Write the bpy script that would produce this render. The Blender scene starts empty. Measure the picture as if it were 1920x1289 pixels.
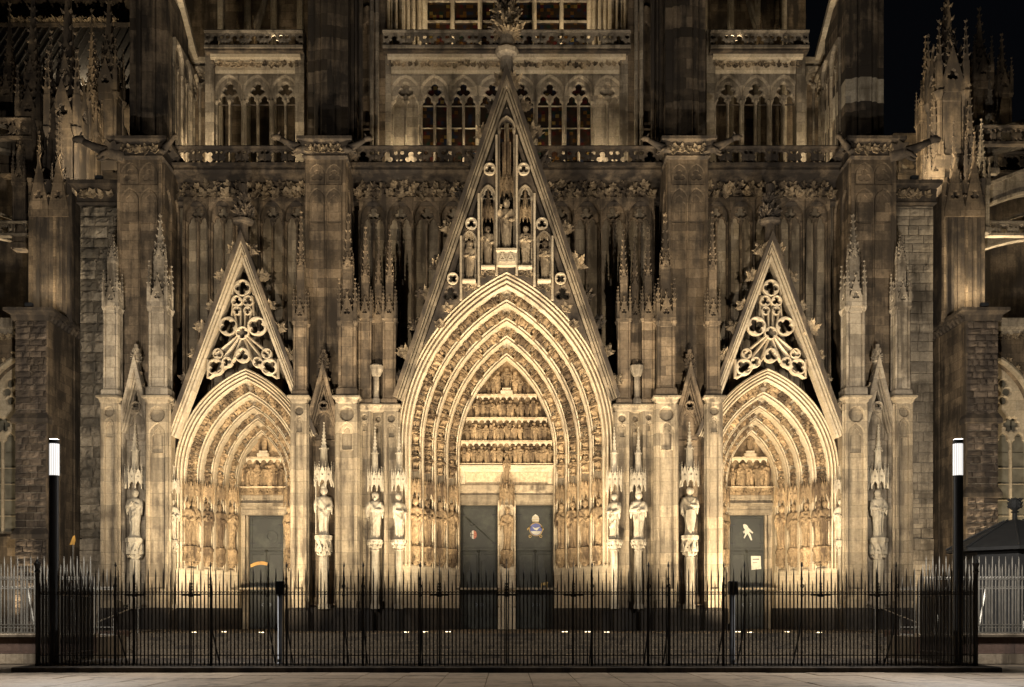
import bpy, math, random
from mathutils import Matrix, Vector, noise
from mathutils.geometry import tessellate_polygon
pi = math.pi
rad = math.radians
SC = bpy.context.scene
COL = SC.collection

# ------------------------------------------------------------------ camera
CD, CH, F = 48.0, 1.6, 1948.8          # metres to the facade's front plane, eye height, focal length in photo pixels
cam = bpy.data.cameras.new('camera'); cam_o = bpy.data.objects.new('camera', cam); COL.objects.link(cam_o)
cam.sensor_width = 36; cam.lens = F / 1920 * 36
cam.shift_x = 10 / 1920; cam.shift_y = 505.5 / 1920
cam.clip_start = .1; cam.clip_end = 3000
cam_o.location = (0, -CD, CH); cam_o.rotation_euler = (pi / 2, 0, 0)
SC.camera = cam_o
# ------------------------------------------------------------------ night sky
W = bpy.data.worlds.new('World'); SC.world = W; W.use_nodes = True
nt = W.node_tree; bg = nt.nodes['Background']
sky = nt.nodes.new('ShaderNodeTexSky'); sky.sky_type = 'NISHITA'; sky.sun_disc = False
sky.sun_elevation = rad(-4); sky.sun_rotation = rad(120)
nt.links.new(sky.outputs[0], bg.inputs[0]); bg.inputs[1].default_value = .10
SC.view_settings.view_transform = 'Standard'; SC.view_settings.look = 'None'
SC.view_settings.exposure = 0; SC.view_settings.gamma = 1
SC.cycles.use_denoising = True
SC.cycles.use_light_tree = True
SC.cycles.max_bounces = 5; SC.cycles.diffuse_bounces = 3; SC.cycles.glossy_bounces = 2
SC.cycles.sample_clamp_indirect = 3

def sc_(Y): return F / (CD + Y)
def PX(x, Y): return (x - 950) / sc_(Y)
def PZ(y, Y): return CH + (1150 - y) / sc_(Y)

# ------------------------------------------------------------------ materials
MAT = {}
def nodes(name):
    m = bpy.data.materials.new(name); m.use_nodes = True; MAT[name] = m
    t = m.node_tree; b = t.nodes['Principled BSDF']
    return m, t, b
def N(t, typ, **kw):
    n = t.nodes.new(typ)
    for k, v in kw.items():
        if k.startswith('i_'): n.inputs[k[2:]].default_value = v
        else: setattr(n, k, v)
    return n
def ramp(t, src, p0, p1, c0=(0, 0, 0, 1), c1=(1, 1, 1, 1)):
    r = t.nodes.new('ShaderNodeValToRGB'); r.color_ramp.elements[0].position = p0; r.color_ramp.elements[1].position = p1
    r.color_ramp.elements[0].color = c0; r.color_ramp.elements[1].color = c1
    t.links.new(src, r.inputs[0]); return r.outputs[0]
def mix(t, f, a, b, mode='MIX'):
    n = t.nodes.new('ShaderNodeMix'); n.data_type = 'RGBA'; n.blend_type = mode
    for sock, v in ((n.inputs['Factor'], f), (n.inputs['A'], a), (n.inputs['B'], b)):
        if isinstance(v, (int, float)): sock.default_value = v
        elif isinstance(v, tuple): sock.default_value = v if len(v) == 4 else (*v, 1)
        else: t.links.new(v, sock)
    return n.outputs['Result']
def stone(name, col, soot_col, soot, blocks=(.9, .42), bvar=.35, joint=.35, rough=.9, bump=.25, objvar=.15, mid=None, mott=.74):
    m, t, b = nodes(name)
    pos = N(t, 'ShaderNodeNewGeometry').outputs['Position']
    sep = N(t, 'ShaderNodeSeparateXYZ'); t.links.new(pos, sep.inputs[0])
    add = N(t, 'ShaderNodeMath', operation='ADD'); t.links.new(sep.outputs[0], add.inputs[0]); t.links.new(sep.outputs[1], add.inputs[1])
    cmb = N(t, 'ShaderNodeCombineXYZ'); t.links.new(add.outputs[0], cmb.inputs[0]); t.links.new(sep.outputs[2], cmb.inputs[1])
    n1 = N(t, 'ShaderNodeTexNoise', i_Scale=.55, i_Detail=5., i_Roughness=.65); t.links.new(pos, n1.inputs['Vector'])
    n2 = N(t, 'ShaderNodeTexNoise', i_Scale=9., i_Detail=7., i_Roughness=.75); t.links.new(pos, n2.inputs['Vector'])
    mp = N(t, 'ShaderNodeMapping'); mp.inputs['Scale'].default_value = (2.2, 2.2, .22); t.links.new(pos, mp.inputs[0])
    n3 = N(t, 'ShaderNodeTexNoise', i_Scale=1., i_Detail=4., i_Roughness=.6); t.links.new(mp.outputs[0], n3.inputs['Vector'])
    c = col
    if mid: c = mix(t, ramp(t, n1.outputs[0], .42, .6), col, mid)
    v = mix(t, 1., c, ramp(t, n2.outputs[0], .3, .7, (mott, mott * .96, mott * .9, 1), (2 - mott, 2 - mott, 2 - mott, 1)), 'MULTIPLY')
    if blocks:
        br = N(t, 'ShaderNodeTexBrick', offset=.5)
        for k, val in (('Scale', 1.), ('Mortar Size', .012), ('Mortar Smooth', .3), ('Bias', 0.), ('Brick Width', blocks[0]), ('Row Height', blocks[1])): br.inputs[k].default_value = val
        br.inputs['Color1'].default_value = (1 - bvar, 1 - bvar, 1 - bvar * .97, 1); br.inputs['Color2'].default_value = (1 + bvar * .6, 1 + bvar * .57, 1 + bvar * .5, 1)
        br.inputs['Mortar'].default_value = (1 - joint,) * 3 + (1,)
        t.links.new(cmb.outputs[0], br.inputs['Vector'])
        v = mix(t, 1., v, br.outputs[0], 'MULTIPLY')
    oi = N(t, 'ShaderNodeObjectInfo')
    v = mix(t, 1., v, ramp(t, oi.outputs['Random'], 0, 1, (1 - objvar,) * 3 + (1,), (1 + objvar,) * 3 + (1,)), 'MULTIPLY')
    if soot > 0:
        # soot sits in streaks and patches
        comb = mix(t, .5, n1.outputs[0], n3.outputs[0])
        v = mix(t, ramp(t, comb, .60 - soot * .24, .69 - soot * .19), v, soot_col)
    t.links.new(v, b.inputs['Base Color']); b.inputs['Roughness'].default_value = rough
    b.inputs['Specular IOR Level'].default_value = .25
    bp = N(t, 'ShaderNodeBump', i_Strength=bump, i_Distance=.04)
    h = n2.outputs[0]
    if blocks: h = mix(t, .35, n2.outputs[0], br.outputs['Fac'], 'SUBTRACT')
    t.links.new(h, bp.inputs['Height']); t.links.new(bp.outputs[0], b.inputs['Normal'])
    return m
stone('sandstone', (.47, .385, .27, 1), (.24, .185, .125, 1), .22, (1.1, .5), .18, .25, mid=(.52, .44, .325, 1))
stone('brown_ashlar', (.235, .175, .115, 1), (.06, .046, .033, 1), .58, (1.0, .45), .45, .45, mid=(.165, .125, .085, 1), mott=.7)
stone('sooty_stone', (.17, .13, .09, 1), (.05, .04, .032, 1), .75, (.8, .4), .25, .2, mid=(.11, .085, .062, 1))
stone('pier_block', (.15, .115, .08, 1), (.04, .032, .025, 1), .75, None, objvar=.75)
stone('carved_stone', (.25, .175, .10, 1), (.075, .05, .03, 1), .62, None, bump=.5, mid=(.33, .235, .135, 1), mott=.35, objvar=.3)
stone('white_stone', (.36, .315, .245, 1), (.17, .14, .10, 1), .4, None, bump=.25)
stone('grey_stone', (.34, .285, .215, 1), (.10, .08, .058, 1), .52, (1.0, .5), .38, .4, mott=.7)
stone('rough_stone', (.30, .25, .185, 1), (.10, .085, .066, 1), .55, None, objvar=.5, bump=.7)
stone('dark_brick', (.13, .10, .075, 1), (.055, .043, .035, 1), .6, None, objvar=.6, bump=.5)
stone('mortar', (.30, .26, .20, 1), (.16, .13, .10, 1), .5, None, bump=.4)
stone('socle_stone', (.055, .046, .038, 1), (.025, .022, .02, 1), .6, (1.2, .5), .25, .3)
stone('paving', (.29, .235, .18, 1), (.16, .13, .10, 1), .4, None, rough=.62, objvar=.16, bump=.12)
stone('step_stone', (.12, .098, .072, 1), (.06, .05, .04, 1), .5, None, rough=.75)
stone('red_sandstone', (.12, .08, .065, 1), (.07, .05, .042, 1), .5, (1.8, .4), .2, .3)
stone('weathered_leaf', (.36, .275, .175, 1), (.07, .052, .037, 1), .6, None, objvar=.4, mott=.45)
stone('carved_pale', (.40, .31, .20, 1), (.15, .11, .07, 1), .45, None, mott=.5)
stone('pier_stone', (.27, .218, .152, 1), (.10, .078, .055, 1), .52, (1.2, .55), .35, .4, mid=(.34, .28, .20, 1))
def plain(name, col, rough=.5, metal=0., noise_amt=.25, nscale=4., emit=None, estr=0.):
    m, t, b = nodes(name)
    pos = N(t, 'ShaderNodeNewGeometry').outputs['Position']
    n = N(t, 'ShaderNodeTexNoise', i_Scale=nscale, i_Detail=5.); t.links.new(pos, n.inputs['Vector'])
    k = 1 - noise_amt
    v = mix(t, 1., (*col, 1), ramp(t, n.outputs[0], .3, .7, (k, k, k, 1), (2 - k, 2 - k, 2 - k, 1)), 'MULTIPLY')
    t.links.new(v, b.inputs['Base Color']); b.inputs['Roughness'].default_value = rough; b.inputs['Metallic'].default_value = metal
    if emit: b.inputs['Emission Color'].default_value = (*emit, 1); b.inputs['Emission Strength'].default_value = estr
    return m
plain('wrought_iron', (.018, .016, .015), .5, .3)
plain('lit_grey_iron', (.16, .15, .13), .45, .5)  # grey tone carries the lamp's light on the terrace fence iron
plain('post_paint', (.03, .031, .034), .38, .2, .1)
plain('brushed_steel', (.13, .135, .15), .4, .7)
plain('dark_roof', (.014, .014, .014), .8)
plain('lead_roof', (.17, .155, .14), .55, .3)
plain('gold_leaf', (.30, .20, .07), .45, .6)
plain('enamel_white', (.40, .37, .30), .5); plain('enamel_red', (.24, .06, .035), .5); plain('enamel_blue', (.06, .07, .19), .5)
plain('orange_paint', (.42, .22, .04), .5); plain('paper', (.55, .50, .40), .7); plain('ink', (.06, .05, .045), .7)
plain('lamp_diffuser', (.9, .9, .9), .4, emit=(1., .97, .92), estr=1.15)
plain('flood_lens', (.9, .8, .6), .3, emit=(1., .80, .48), estr=14.)
def bronze():
    m, t, b = nodes('bronze')
    pos = N(t, 'ShaderNodeNewGeometry').outputs['Position']
    n = N(t, 'ShaderNodeTexNoise', i_Scale=1.6, i_Detail=7., i_Roughness=.7); t.links.new(pos, n.inputs['Vector'])
    v = mix(t, ramp(t, n.outputs[0], .48, .72), (.019, .018, .012, 1), (.042, .042, .029, 1))
    t.links.new(v, b.inputs['Base Color']); b.inputs['Metallic'].default_value = .1; b.inputs['Roughness'].default_value = .55
    bp = N(t, 'ShaderNodeBump', i_Strength=.3, i_Distance=.03); t.links.new(n.outputs[0], bp.inputs['Height']); t.links.new(bp.outputs[0], b.inputs['Normal'])
bronze()
def stained():
    m, t, b = nodes('stained_glass')
    pos = N(t, 'ShaderNodeNewGeometry').outputs['Position']
    mp = N(t, 'ShaderNodeVectorMath', operation='MULTIPLY'); mp.inputs[1].default_value = (5.5, .01, 5.5); t.links.new(pos, mp.inputs[0])
    fl = N(t, 'ShaderNodeVectorMath', operation='FLOOR'); t.links.new(mp.outputs[0], fl.inputs[0])
    wn = N(t, 'ShaderNodeTexWhiteNoise'); t.links.new(fl.outputs[0], wn.inputs['Vector'])
    r = t.nodes.new('ShaderNodeValToRGB'); r.color_ramp.interpolation = 'CONSTANT'
    cols = [(0, (.012, .008, .005)), (.55, (.018, .008, .004)), (.72, (.008, .010, .016)), (.80, (.04, .018, .004)), (.88, (.03, .005, .004)), (.94, (.005, .010, .006)), (.97, (.07, .045, .012))]
    e = r.color_ramp.elements; e[0].position = 0; e[0].color = (*cols[0][1], 1); e[1].position = cols[1][0]; e[1].color = (*cols[1][1], 1)
    for p, c in cols[2:]:
        x = e.new(p); x.color = (*c, 1)
    t.links.new(wn.outputs['Value'], r.inputs[0])
    t.links.new(r.outputs[0], b.inputs['Base Color']); b.inputs['Roughness'].default_value = .25
    t.links.new(r.outputs[0], b.inputs['Emission Color']); b.inputs['Emission Strength'].default_value = .12  # faint glow painted in for the light inside the church
stained()
plain('clear_glass', (.17, .155, .12), .25, 0, .35, 2.)

# ------------------------------------------------------------------ mesh helpers
class MB:
    def __init__(s): s.v = []; s.f = []; s.sm = False
    def add(s, v, f):
        o = len(s.v); s.v += [tuple(p) for p in v]; s.f += [tuple(i + o for i in q) for q in f]; return s
    def box(s, x0, x1, y0, y1, z0, z1):
        return s.add([(x, y, z) for z in (z0, z1) for x, y in ((x0, y0), (x1, y0), (x1, y1), (x0, y1))],
                     [(3, 2, 1, 0), (4, 5, 6, 7), (0, 1, 5, 4), (1, 2, 6, 5), (2, 3, 7, 6), (3, 0, 4, 7)])
    def loft(s, rings, cap=True):
        n = len(rings[0]); f = []; v = [p for r in rings for p in r]
        for i in range(len(rings) - 1):
            for j in range(n):
                a = i * n + j; b = i * n + (j + 1) % n
                f.append((a, b, b + n, a + n))
        if cap: f.append(tuple(range(n - 1, -1, -1))); f.append(tuple(len(v) - n + i for i in range(n)))
        return s.add(v, f)
    def rloft(s, rects):                      # (x0, x1, y0, y1, z)
        return s.loft([[(a, c, z), (b, c, z), (b, d, z), (a, d, z)] for a, b, c, d, z in rects])
    def lathe(s, prof, n=10, c=(0, 0, 0), rot=0.):
        return s.loft([[(c[0] + r * math.cos(2 * pi * k / n + rot), c[1] + r * math.sin(2 * pi * k / n + rot), c[2] + z) for k in range(n)] for r, z in prof])
    def tube(s, pts, r, n=6):
        rings = []
        for i, p in enumerate(pts):
            p = Vector(p); a = Vector(pts[max(i - 1, 0)]); b = Vector(pts[min(i + 1, len(pts) - 1)])
            d = (b - a).normalized(); u = d.cross(Vector((.13, 1, .07))).normalized(); w = d.cross(u)
            rr = r[i] if isinstance(r, (list, tuple)) else r
            rings.append([tuple(p + rr * (math.cos(2 * pi * k / n + .4) * u + math.sin(2 * pi * k / n + .4) * w)) for k in range(n)])
        return s.loft(rings)
    def plate(s, outer, holes, y0, y1, ch=0., back=False, och=0.):
        outer = ccw(outer); holes = [ccw(h) for h in holes]
        o1 = offset(outer, -och) if och else outer
        hf = [offset(h, ch) for h in holes] if ch else holes
        lines = [[Vector((x, z, 0)) for x, z in L] for L in [o1] + hf]
        flat = [(p[0], y0, p[1]) for L in lines for p in L]
        s.add(flat, [t for t in tessellate_polygon(lines)])
        n = len(outer)
        R = [[(x, y0, z) for x, z in o1]]
        if och: R.append([(x, y0 + och, z) for x, z in outer])
        R.append([(x, y1, z) for x, z in outer])
        s.loft(R, False)
        for h, g in zip(holes, hf):
            R = [[(x, y0, z) for x, z in g]]
            if ch: R.append([(x, y0 + ch * 1.3, z) for x, z in h])
            R.append([(x, y1, z) for x, z in h])
            s.loft([r[::-1] for r in R], False)
        if back:
            lines = [[Vector((x, z, 0)) for x, z in L] for L in [outer] + holes]
            s.add([(p[0], y1, p[1]) for L in lines for p in L], [t[::-1] for t in tessellate_polygon(lines)])
        return s
    def sweep(s, curves):                     # curves: list of equally long 3D polylines
        n = len(curves[0]); f = []
        for i in range(len(curves) - 1):
            for j in range(n - 1):
                a = i * n + j; f.append((a, a + 1, a + 1 + n, a + n))
        return s.add([p for c in curves for p in c], f)
    def xf(s, M):
        s.v = [tuple(M @ Vector(p)) for p in s.v]; return s
    def join(s, o, M=None):
        return s.add([tuple(M @ Vector(p)) for p in o.v] if M else o.v, o.f)
    def mesh(s, name, mat, smooth=None):
        m = bpy.data.meshes.new(name); m.from_pydata(s.v, [], s.f); m.materials.append(MAT[mat])
        if s.sm if smooth is None else smooth: m.polygons.foreach_set('use_smooth', [True] * len(m.polygons))
        m.update(); return m
def area(L): return sum(L[i - 1][0] * L[i][1] - L[i][0] * L[i - 1][1] for i in range(len(L))) / 2
def ccw(L): return list(L) if area(L) > 0 else list(L)[::-1]
def offset(L, d):                             # CCW loop, d > 0 grows it
    out = []; n = len(L)
    for i in range(n):
        a, p, b = L[i - 1], L[i], L[(i + 1) % n]
        e1 = Vector((p[0] - a[0], p[1] - a[1])); e2 = Vector((b[0] - p[0], b[1] - p[1]))
        if e1.length < 1e-9 or e2.length < 1e-9: out.append(p); continue
        e1.normalize(); e2.normalize()
        m = Vector((e1.y + e2.y, -e1.x - e2.x))
        if m.length < .2: m = Vector((e1.y, -e1.x))
        m.normalize(); k = min(1 / max(m.dot(Vector((e1.y, -e1.x))), .4), 1.8)
        out.append((p[0] + m.x * d * k, p[1] + m.y * d * k))
    return out
def circle(cx, cz, r, n=20, rot=0.): return [(cx + r * math.cos(2 * pi * k / n + rot), cz + r * math.sin(2 * pi * k / n + rot)) for k in range(n)]
def foil(cx, cz, r, n, rot=pi / 2, seg=6, d=.55):
    rl = 1 - d; out = []
    r = r / (d + max(rl, d * math.sin(pi / n) * 1.08) * (1 if n < 5 else .8))
    dd, rr = d * r, max(rl, d * math.sin(pi / n) * 1.08) * r * (1 if n < 5 else .8)
    for k in range(n):
        for j in range(seg):
            th = -pi / n + 2 * pi / n * j / seg
            q = dd * math.cos(th) + math.sqrt(max(rr * rr - (dd * math.sin(th)) ** 2, 0))
            a = rot + 2 * pi * k / n + th
            out.append((cx + q * math.cos(a), cz + q * math.sin(a)))
    return out
def arc_side(w, R, n, zs, seg):               # right half from spring to apex, about x = 0
    a = math.acos(max(min((R - w) / (R + n), 1), -1)); return [((w - R) + (R + n) * math.cos(a * t / seg), zs + (R + n) * math.sin(a * t / seg)) for t in range(seg + 1)]
def arch_path(cx, z0, zs, w, R, n=0., seg=10):  # open path right foot -> apex -> left foot
    r = arc_side(w, R, n, zs, seg)
    p = [(w + n, z0)] + r if z0 < zs - 1e-6 else r
    return [(cx + x, z) for x, z in p] + [(cx - x, z) for x, z in p[-2::-1]]
def lancet(cx, z0, zs, w, k=1.7, seg=7): return arch_path(cx, z0, zs, w, w * k, 0., seg)
def cusped(cx, z0, zs, w, seg=5):             # lancet light with a cusped trefoil head
    r = [(w, z0), (w, zs)]
    r += [(.38 * w + .62 * w * math.cos(a), zs + .12 * w + .62 * w * math.sin(a)) for a in [rad(-5 + 75 * j / seg) for j in range(seg + 1)]]
    r += [(.58 * w * math.cos(a), zs + 1.02 * w + .66 * w * math.sin(a)) for a in [rad(-8 + 90 * j / seg) for j in range(seg)]]
    r.append((0, zs + 1.82 * w))
    return [(cx + x, z) for x, z in r] + [(cx - x, z) for x, z in r[-2::-1]]

# ------------------------------------------------------------------ scene objects
def thing(name, label, cat, loc=(0, 0, 0), group=None, mesh=None, M=None):
    o = bpy.data.objects.new(name, mesh); COL.objects.link(o)
    if M is not None: o.matrix_basis = M
    else: o.location = loc
    if label: o['label'] = label; o['category'] = cat
    if group: o['group'] = group
    return o
def struct(name, mesh, parent=None):
    o = bpy.data.objects.new(name, mesh); COL.objects.link(o); o.parent = parent
    if not parent: o['kind'] = 'structure'
    return o
def part(name, mesh, parent, M=None, loc=None, kind=None, label=None):
    o = bpy.data.objects.new(name, mesh); COL.objects.link(o); o.parent = parent; KIDS.setdefault(parent.name, []).append(o)
    if M is not None: o.matrix_basis = M
    if loc is not None: o.location = loc
    if kind: o['kind'] = kind
    if label: o['label'] = label
    return o
KIDS = {}
MRNG = random.Random(99)
def mirror(o, root=None):
    def cp(a, par, M):
        c = a.copy(); COL.objects.link(c); c.parent = par; c.matrix_basis = M @ a.matrix_basis
        fam = {'archivolt_figure': 'SEAT', 'relief_figure': 'REL', 'crocket': 'CROCKL', 'frieze_leaf': 'ROS', 'cornice_leaf': 'ROS'}.get(a.name.split('.')[0])
        if fam: c.data = MRNG.choice(globals()[fam]); c.matrix_basis = c.matrix_basis @ (Ry(MRNG.uniform(-.25, .25)) if fam in ('CROCKL', 'ROS') else Rz(MRNG.uniform(-.3, .3))) @ Sc(MRNG.uniform(.85, 1.12))
        for ch in KIDS.get(a.name, []): cp(ch, c, Matrix())
        return c
    return cp(o, root or o.parent, MIR)
MIR = Matrix.Diagonal((-1, 1, 1, 1))
def sub(name, mesh, parent, M=None, loc=None, kind=None, label=None):
    return part(name, mesh, parent, M, loc, kind, label)
def both(name, mesh, parent, M=None, loc=None, kind=None):
    a = part(name, mesh, parent, M, loc, kind); b = mirror(a); return a, b
def T(x, y, z): return Matrix.Translation((x, y, z))
def Rz(a): return Matrix.Rotation(a, 4, 'Z')
def Ry(a): return Matrix.Rotation(a, 4, 'Y')
def Sc(x, y=None, z=None): return Matrix.Diagonal((x, y if y else x, z if z else x, 1))

# ------------------------------------------------------------------ carved pieces shared by everything
def leaf_blade(mb, base, ang, lean, ln, wd, rng):
    # a lobed leaf of bent strips
    rows = 4; pts = []
    for i in range(rows + 1):
        t = i / rows
        wdt = wd * (math.sin(pi * (.12 + .86 * t)) ** .8) * (1 + (.28 if i % 2 else -.18))
        ph = lean + 1.1 * t * t
        rr = ln * (t * math.cos(lean * .6) + .0)
        z = ln * t * math.sin(1.25 - ph * .55)
        cx, cy = math.cos(ang), math.sin(ang)
        c = Vector((base[0] + cx * rr, base[1] + cy * rr, base[2] + z))
        sd = Vector((-cy, cx, 0))
        pts += [tuple(c - sd * wdt), tuple(c + Vector((cx, cy, 0)) * .12 * wd + Vector((0, 0, .35 * wd))), tuple(c + sd * wdt), tuple(c - Vector((cx, cy, .4)) * .25 * wd)]
    f = []
    for i in range(rows):
        for j in range(4):
            a = i * 4 + j; b = i * 4 + (j + 1) % 4; f.append((a, b, b + 4, a + 4))
    mb.add(pts, f)
def lump(mb, p, out, s_):                      # small bud crocket, 8 triangles
    o = Vector(out).normalized(); u = Vector((0, 0, 1)); p = Vector(p); sd = o.cross(u)
    v = [p - o * s_ * .3, p + o * s_ * .9 + u * s_ * .75, p + sd * s_ * .45 + o * .35 * s_ + u * .2 * s_, p - sd * s_ * .45 + o * .35 * s_ + u * .2 * s_, p + o * s_ * .5 - u * s_ * .25, p + u * s_ * .7]
    mb.add([tuple(q) for q in v], [(0, 4, 2), (0, 3, 4), (4, 1, 2), (4, 3, 1), (2, 1, 5), (1, 3, 5), (0, 2, 5), (0, 5, 3)])
LEAF = [(0, -.05), (.10, .06), (.22, .10), (.17, .20), (.29, .30), (.20, .38), (.28, .52), (.16, .60), (.15, .76), (.05, .82), (0, 1.0)]
def leaf(mb, M, ln, wd, curl, th=.085):
    # lobed leaf in the XZ plane growing up +Z, curling towards -Y at the tip
    o = LEAF + [(-x, z) for x, z in LEAF[-2:0:-1]]
    f = MB().plate(o, [], -th, th, 0, True)
    f.v = [(x * wd / .29, (y - .14 * (abs(x) / .29) ** 2 * wd / .29 - curl * z * z * .5) * ln, z * ln) if False else (x * wd / .29 * ln, (y + .22 * abs(x) - curl * z * z) * ln, z * ln) for x, y, z in f.v]
    mb.join(f, M)
def crocket_mesh(seed):
    # leafy sprout reaching out along +X and up, unit size about 1
    rng = random.Random(seed); mb = MB()
    mb.tube([(-.12, 0, -.22), (.12, 0, -.10), (.32, 0, .08), (.42, 0, .25)], [.2, .19, .17, .12], 7)
    for k in range(13):
        an = rad(-25 + 150 * k / 12) + rng.uniform(-.25, .25)
        M = T(.18 + .12 * rng.random(), rng.uniform(-.12, .12), .02 + .1 * rng.random()) @ Rz(rng.uniform(-.7, .7)) @ Ry(pi / 2 - an)
        leaf(mb, M, rng.uniform(.34, .66), rng.uniform(.24, .32), rng.uniform(-.5, .6))
    for k in range(3): lump(mb, (.3 + .12 * k, rng.uniform(-.1, .1), .1 + .12 * k), (1, rng.uniform(-1, 1), .2), .22)
    return mb
def rosette_mesh(seed):
    # leaf cluster on a wall, facing -Y
    rng = random.Random(seed); mb = MB(); n = rng.choice((5, 6, 7))
    for k in range(n): leaf(mb, Ry(2 * pi * k / n + rng.uniform(-.2, .2)) @ Matrix.Rotation(rng.uniform(.15, .55), 4, 'X') @ T(0, 0, .04), rng.uniform(.4, .6), rng.uniform(.3, .42), rng.uniform(-.1, .5), .07)
    for k in range(3): lump(mb, (rng.uniform(-.1, .1), -.1, rng.uniform(-.1, .1)), (rng.uniform(-1, 1), -1, 0), .25)
    return mb
CROCK = [crocket_mesh(q).mesh('crocket', 'sooty_stone') for q in (3, 8, 21, 34)]
CROCKL = [crocket_mesh(q).mesh('crocket', 'weathered_leaf') for q in (5, 9, 22)]
ROS = [rosette_mesh(q).mesh('leaf', 'weathered_leaf') for q in range(5)]
def finial_mb(h, w, seed=1):
    mb = MB(); rng = random.Random(seed)
    mb.lathe([(w * .22, 0), (w * .18, h * .30), (w * .40, h * .33), (w * .42, h * .37), (w * .2, h * .40), (w * .16, h * .95), (0.01, h)], 8)
    c = crocket_mesh(seed)
    for tier, (z, s_) in enumerate(((h * .45, w * .62), (h * .68, w * .45))):
        for k in range(6): mb.join(c, T(0, 0, z) @ Rz(k * pi / 3 + tier * .5) @ Sc(s_))
    return mb
def spire(mb, c, w, h, n=6, sz=None):
    # crocketed spirelet with a cross bud on top
    x, y, z = c; sz = sz or w * .35
    mb.lathe([(w * .7, 0), (w * .06, h)], 4, c, pi / 4)
    for i in range(n):
        t = (i + .6) / (n + .4); r = w * .7 * (1 - t) + w * .06 * t
        for k in range(4):
            a = pi / 4 + k * pi / 2
            lump(mb, (x + r * math.cos(a) * .95, y + r * math.sin(a) * .95, z + h * t), (math.cos(a), math.sin(a), 0), sz * (1 - .45 * t))
    for k in range(4):
        lump(mb, (x, y, z + h * .99), (math.cos(k * pi / 2), math.sin(k * pi / 2), 0), sz * .8)
    lump(mb, (x, y, z + h), (0.01, 0, 1), sz * .7)
def gablet(mb, w, z0, h, y0, th=.08, x=0.):
    # small steep gable with a trefoil opening, facing -Y
    out = [(x - w / 2, z0), (x + w / 2, z0), (x + w / 2, z0 + h * .12), (x, z0 + h), (x - w / 2, z0 + h * .12)]
    mb.plate(out, [foil(x, z0 + h * .36, w * .22, 3, pi / 2, 4)], y0, y0 + th, w * .03, True)
    for sgn in (-1, 1):
        for t in (.25, .5, .75): lump(mb, (x + sgn * w / 2 * (1 - t), y0 + th / 2, z0 + h * (.12 + .88 * t)), (sgn, 0, .1), w * .16)
    lump(mb, (x, y0 + th / 2, z0 + h), (.1, 0, 1), w * .25); lump(mb, (x, y0 + th / 2, z0 + h), (-.6, 0, .6), w * .2); lump(mb, (x, y0 + th / 2, z0 + h), (.6, 0, .6), w * .2)
PINC = {}
def pinnacle(parent, x, y, z, w, hs, h2, hsp, mat='grey_stone', mirrored=True, top='pinnacle'):
    # square shaft, ring of gablets with corner spirelets, second stage, crocketed spire
    key = (round(w, 3), round(hs, 2), round(h2, 2), round(hsp, 2), mat)
    if key not in PINC:
        a = MB(); c = w * .18; q = w / 2
        sec = lambda r, z_: [(-r + c, -r, z_), (r - c, -r, z_), (r, -r + c, z_), (r, r - c, z_), (r - c, r, z_), (-r + c, r, z_), (-r, r - c, z_), (-r, -r + c, z_)]
        a.loft([sec(q * 1.28, 0), sec(q * 1.28, w * .5), sec(q * 1.05, w * .62), sec(q, w * .8), sec(q, hs - w * .5), sec(q * 1.04, hs - w * .45), sec(q * 1.04, hs)])
        for sx in (-1, 1):
            for sy in (-1, 1):
                a.tube([(sx * q * .93, sy * q * .93, w * .5), (sx * q * .93, sy * q * .93, hs - w * .4)], w * .10, 6)
                a.lathe([(w * .2, 0), (w * .2, w * .45), (w * .12, w * .55)], 4, (sx * q * 1.02, sy * q * 1.02, 0), pi / 4)
                a.lathe([(w * .1, 0), (w * .19, w * .22), (w * .2, w * .3)], 6, (sx * q * .98, sy * q * .98, hs - w * .42))
        g = MB()
        for k in range(4):
            gg = MB(); gablet(gg, w * .95, hs - w * .15, w * 1.75, -q * 1.15, w * .1); g.join(gg, Rz(k * pi / 2))
            an = pi / 4 + k * pi / 2
            cx, cy = q * 1.42 * math.cos(an), q * 1.42 * math.sin(an)
            g.box(cx - w * .1, cx + w * .1, cy - w * .1, cy + w * .1, hs - w * .1, hs + w * 1.0)
            spire(g, (cx, cy, hs + w), w * .17, w * 1.5, 4, w * .12)
        p = MB(); z2 = hs + h2; r2 = w * .3
        p.box(-r2, r2, -r2, r2, hs - w * .05, z2)
        for k in range(4):
            gg = MB(); gablet(gg, w * .55, z2 - w * .5, w * 1.15, -r2 * 1.12, w * .06); p.join(gg, Rz(k * pi / 2))
        spire(p, (0, 0, z2), w * .42, hsp, max(5, int(hsp / (w * .55))), w * .22)
        PINC[key] = (a.mesh('shaft', mat), g.mesh('gablet_ring', mat), p.mesh('spire', mat))
    a, g, p = PINC[key]
    o = part(top, a, parent, T(x, y, z)); sub('gablet_ring', g, o); sub('spire', p, o)
    return (o, mirror(o)) if mirrored else (o,)

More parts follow.
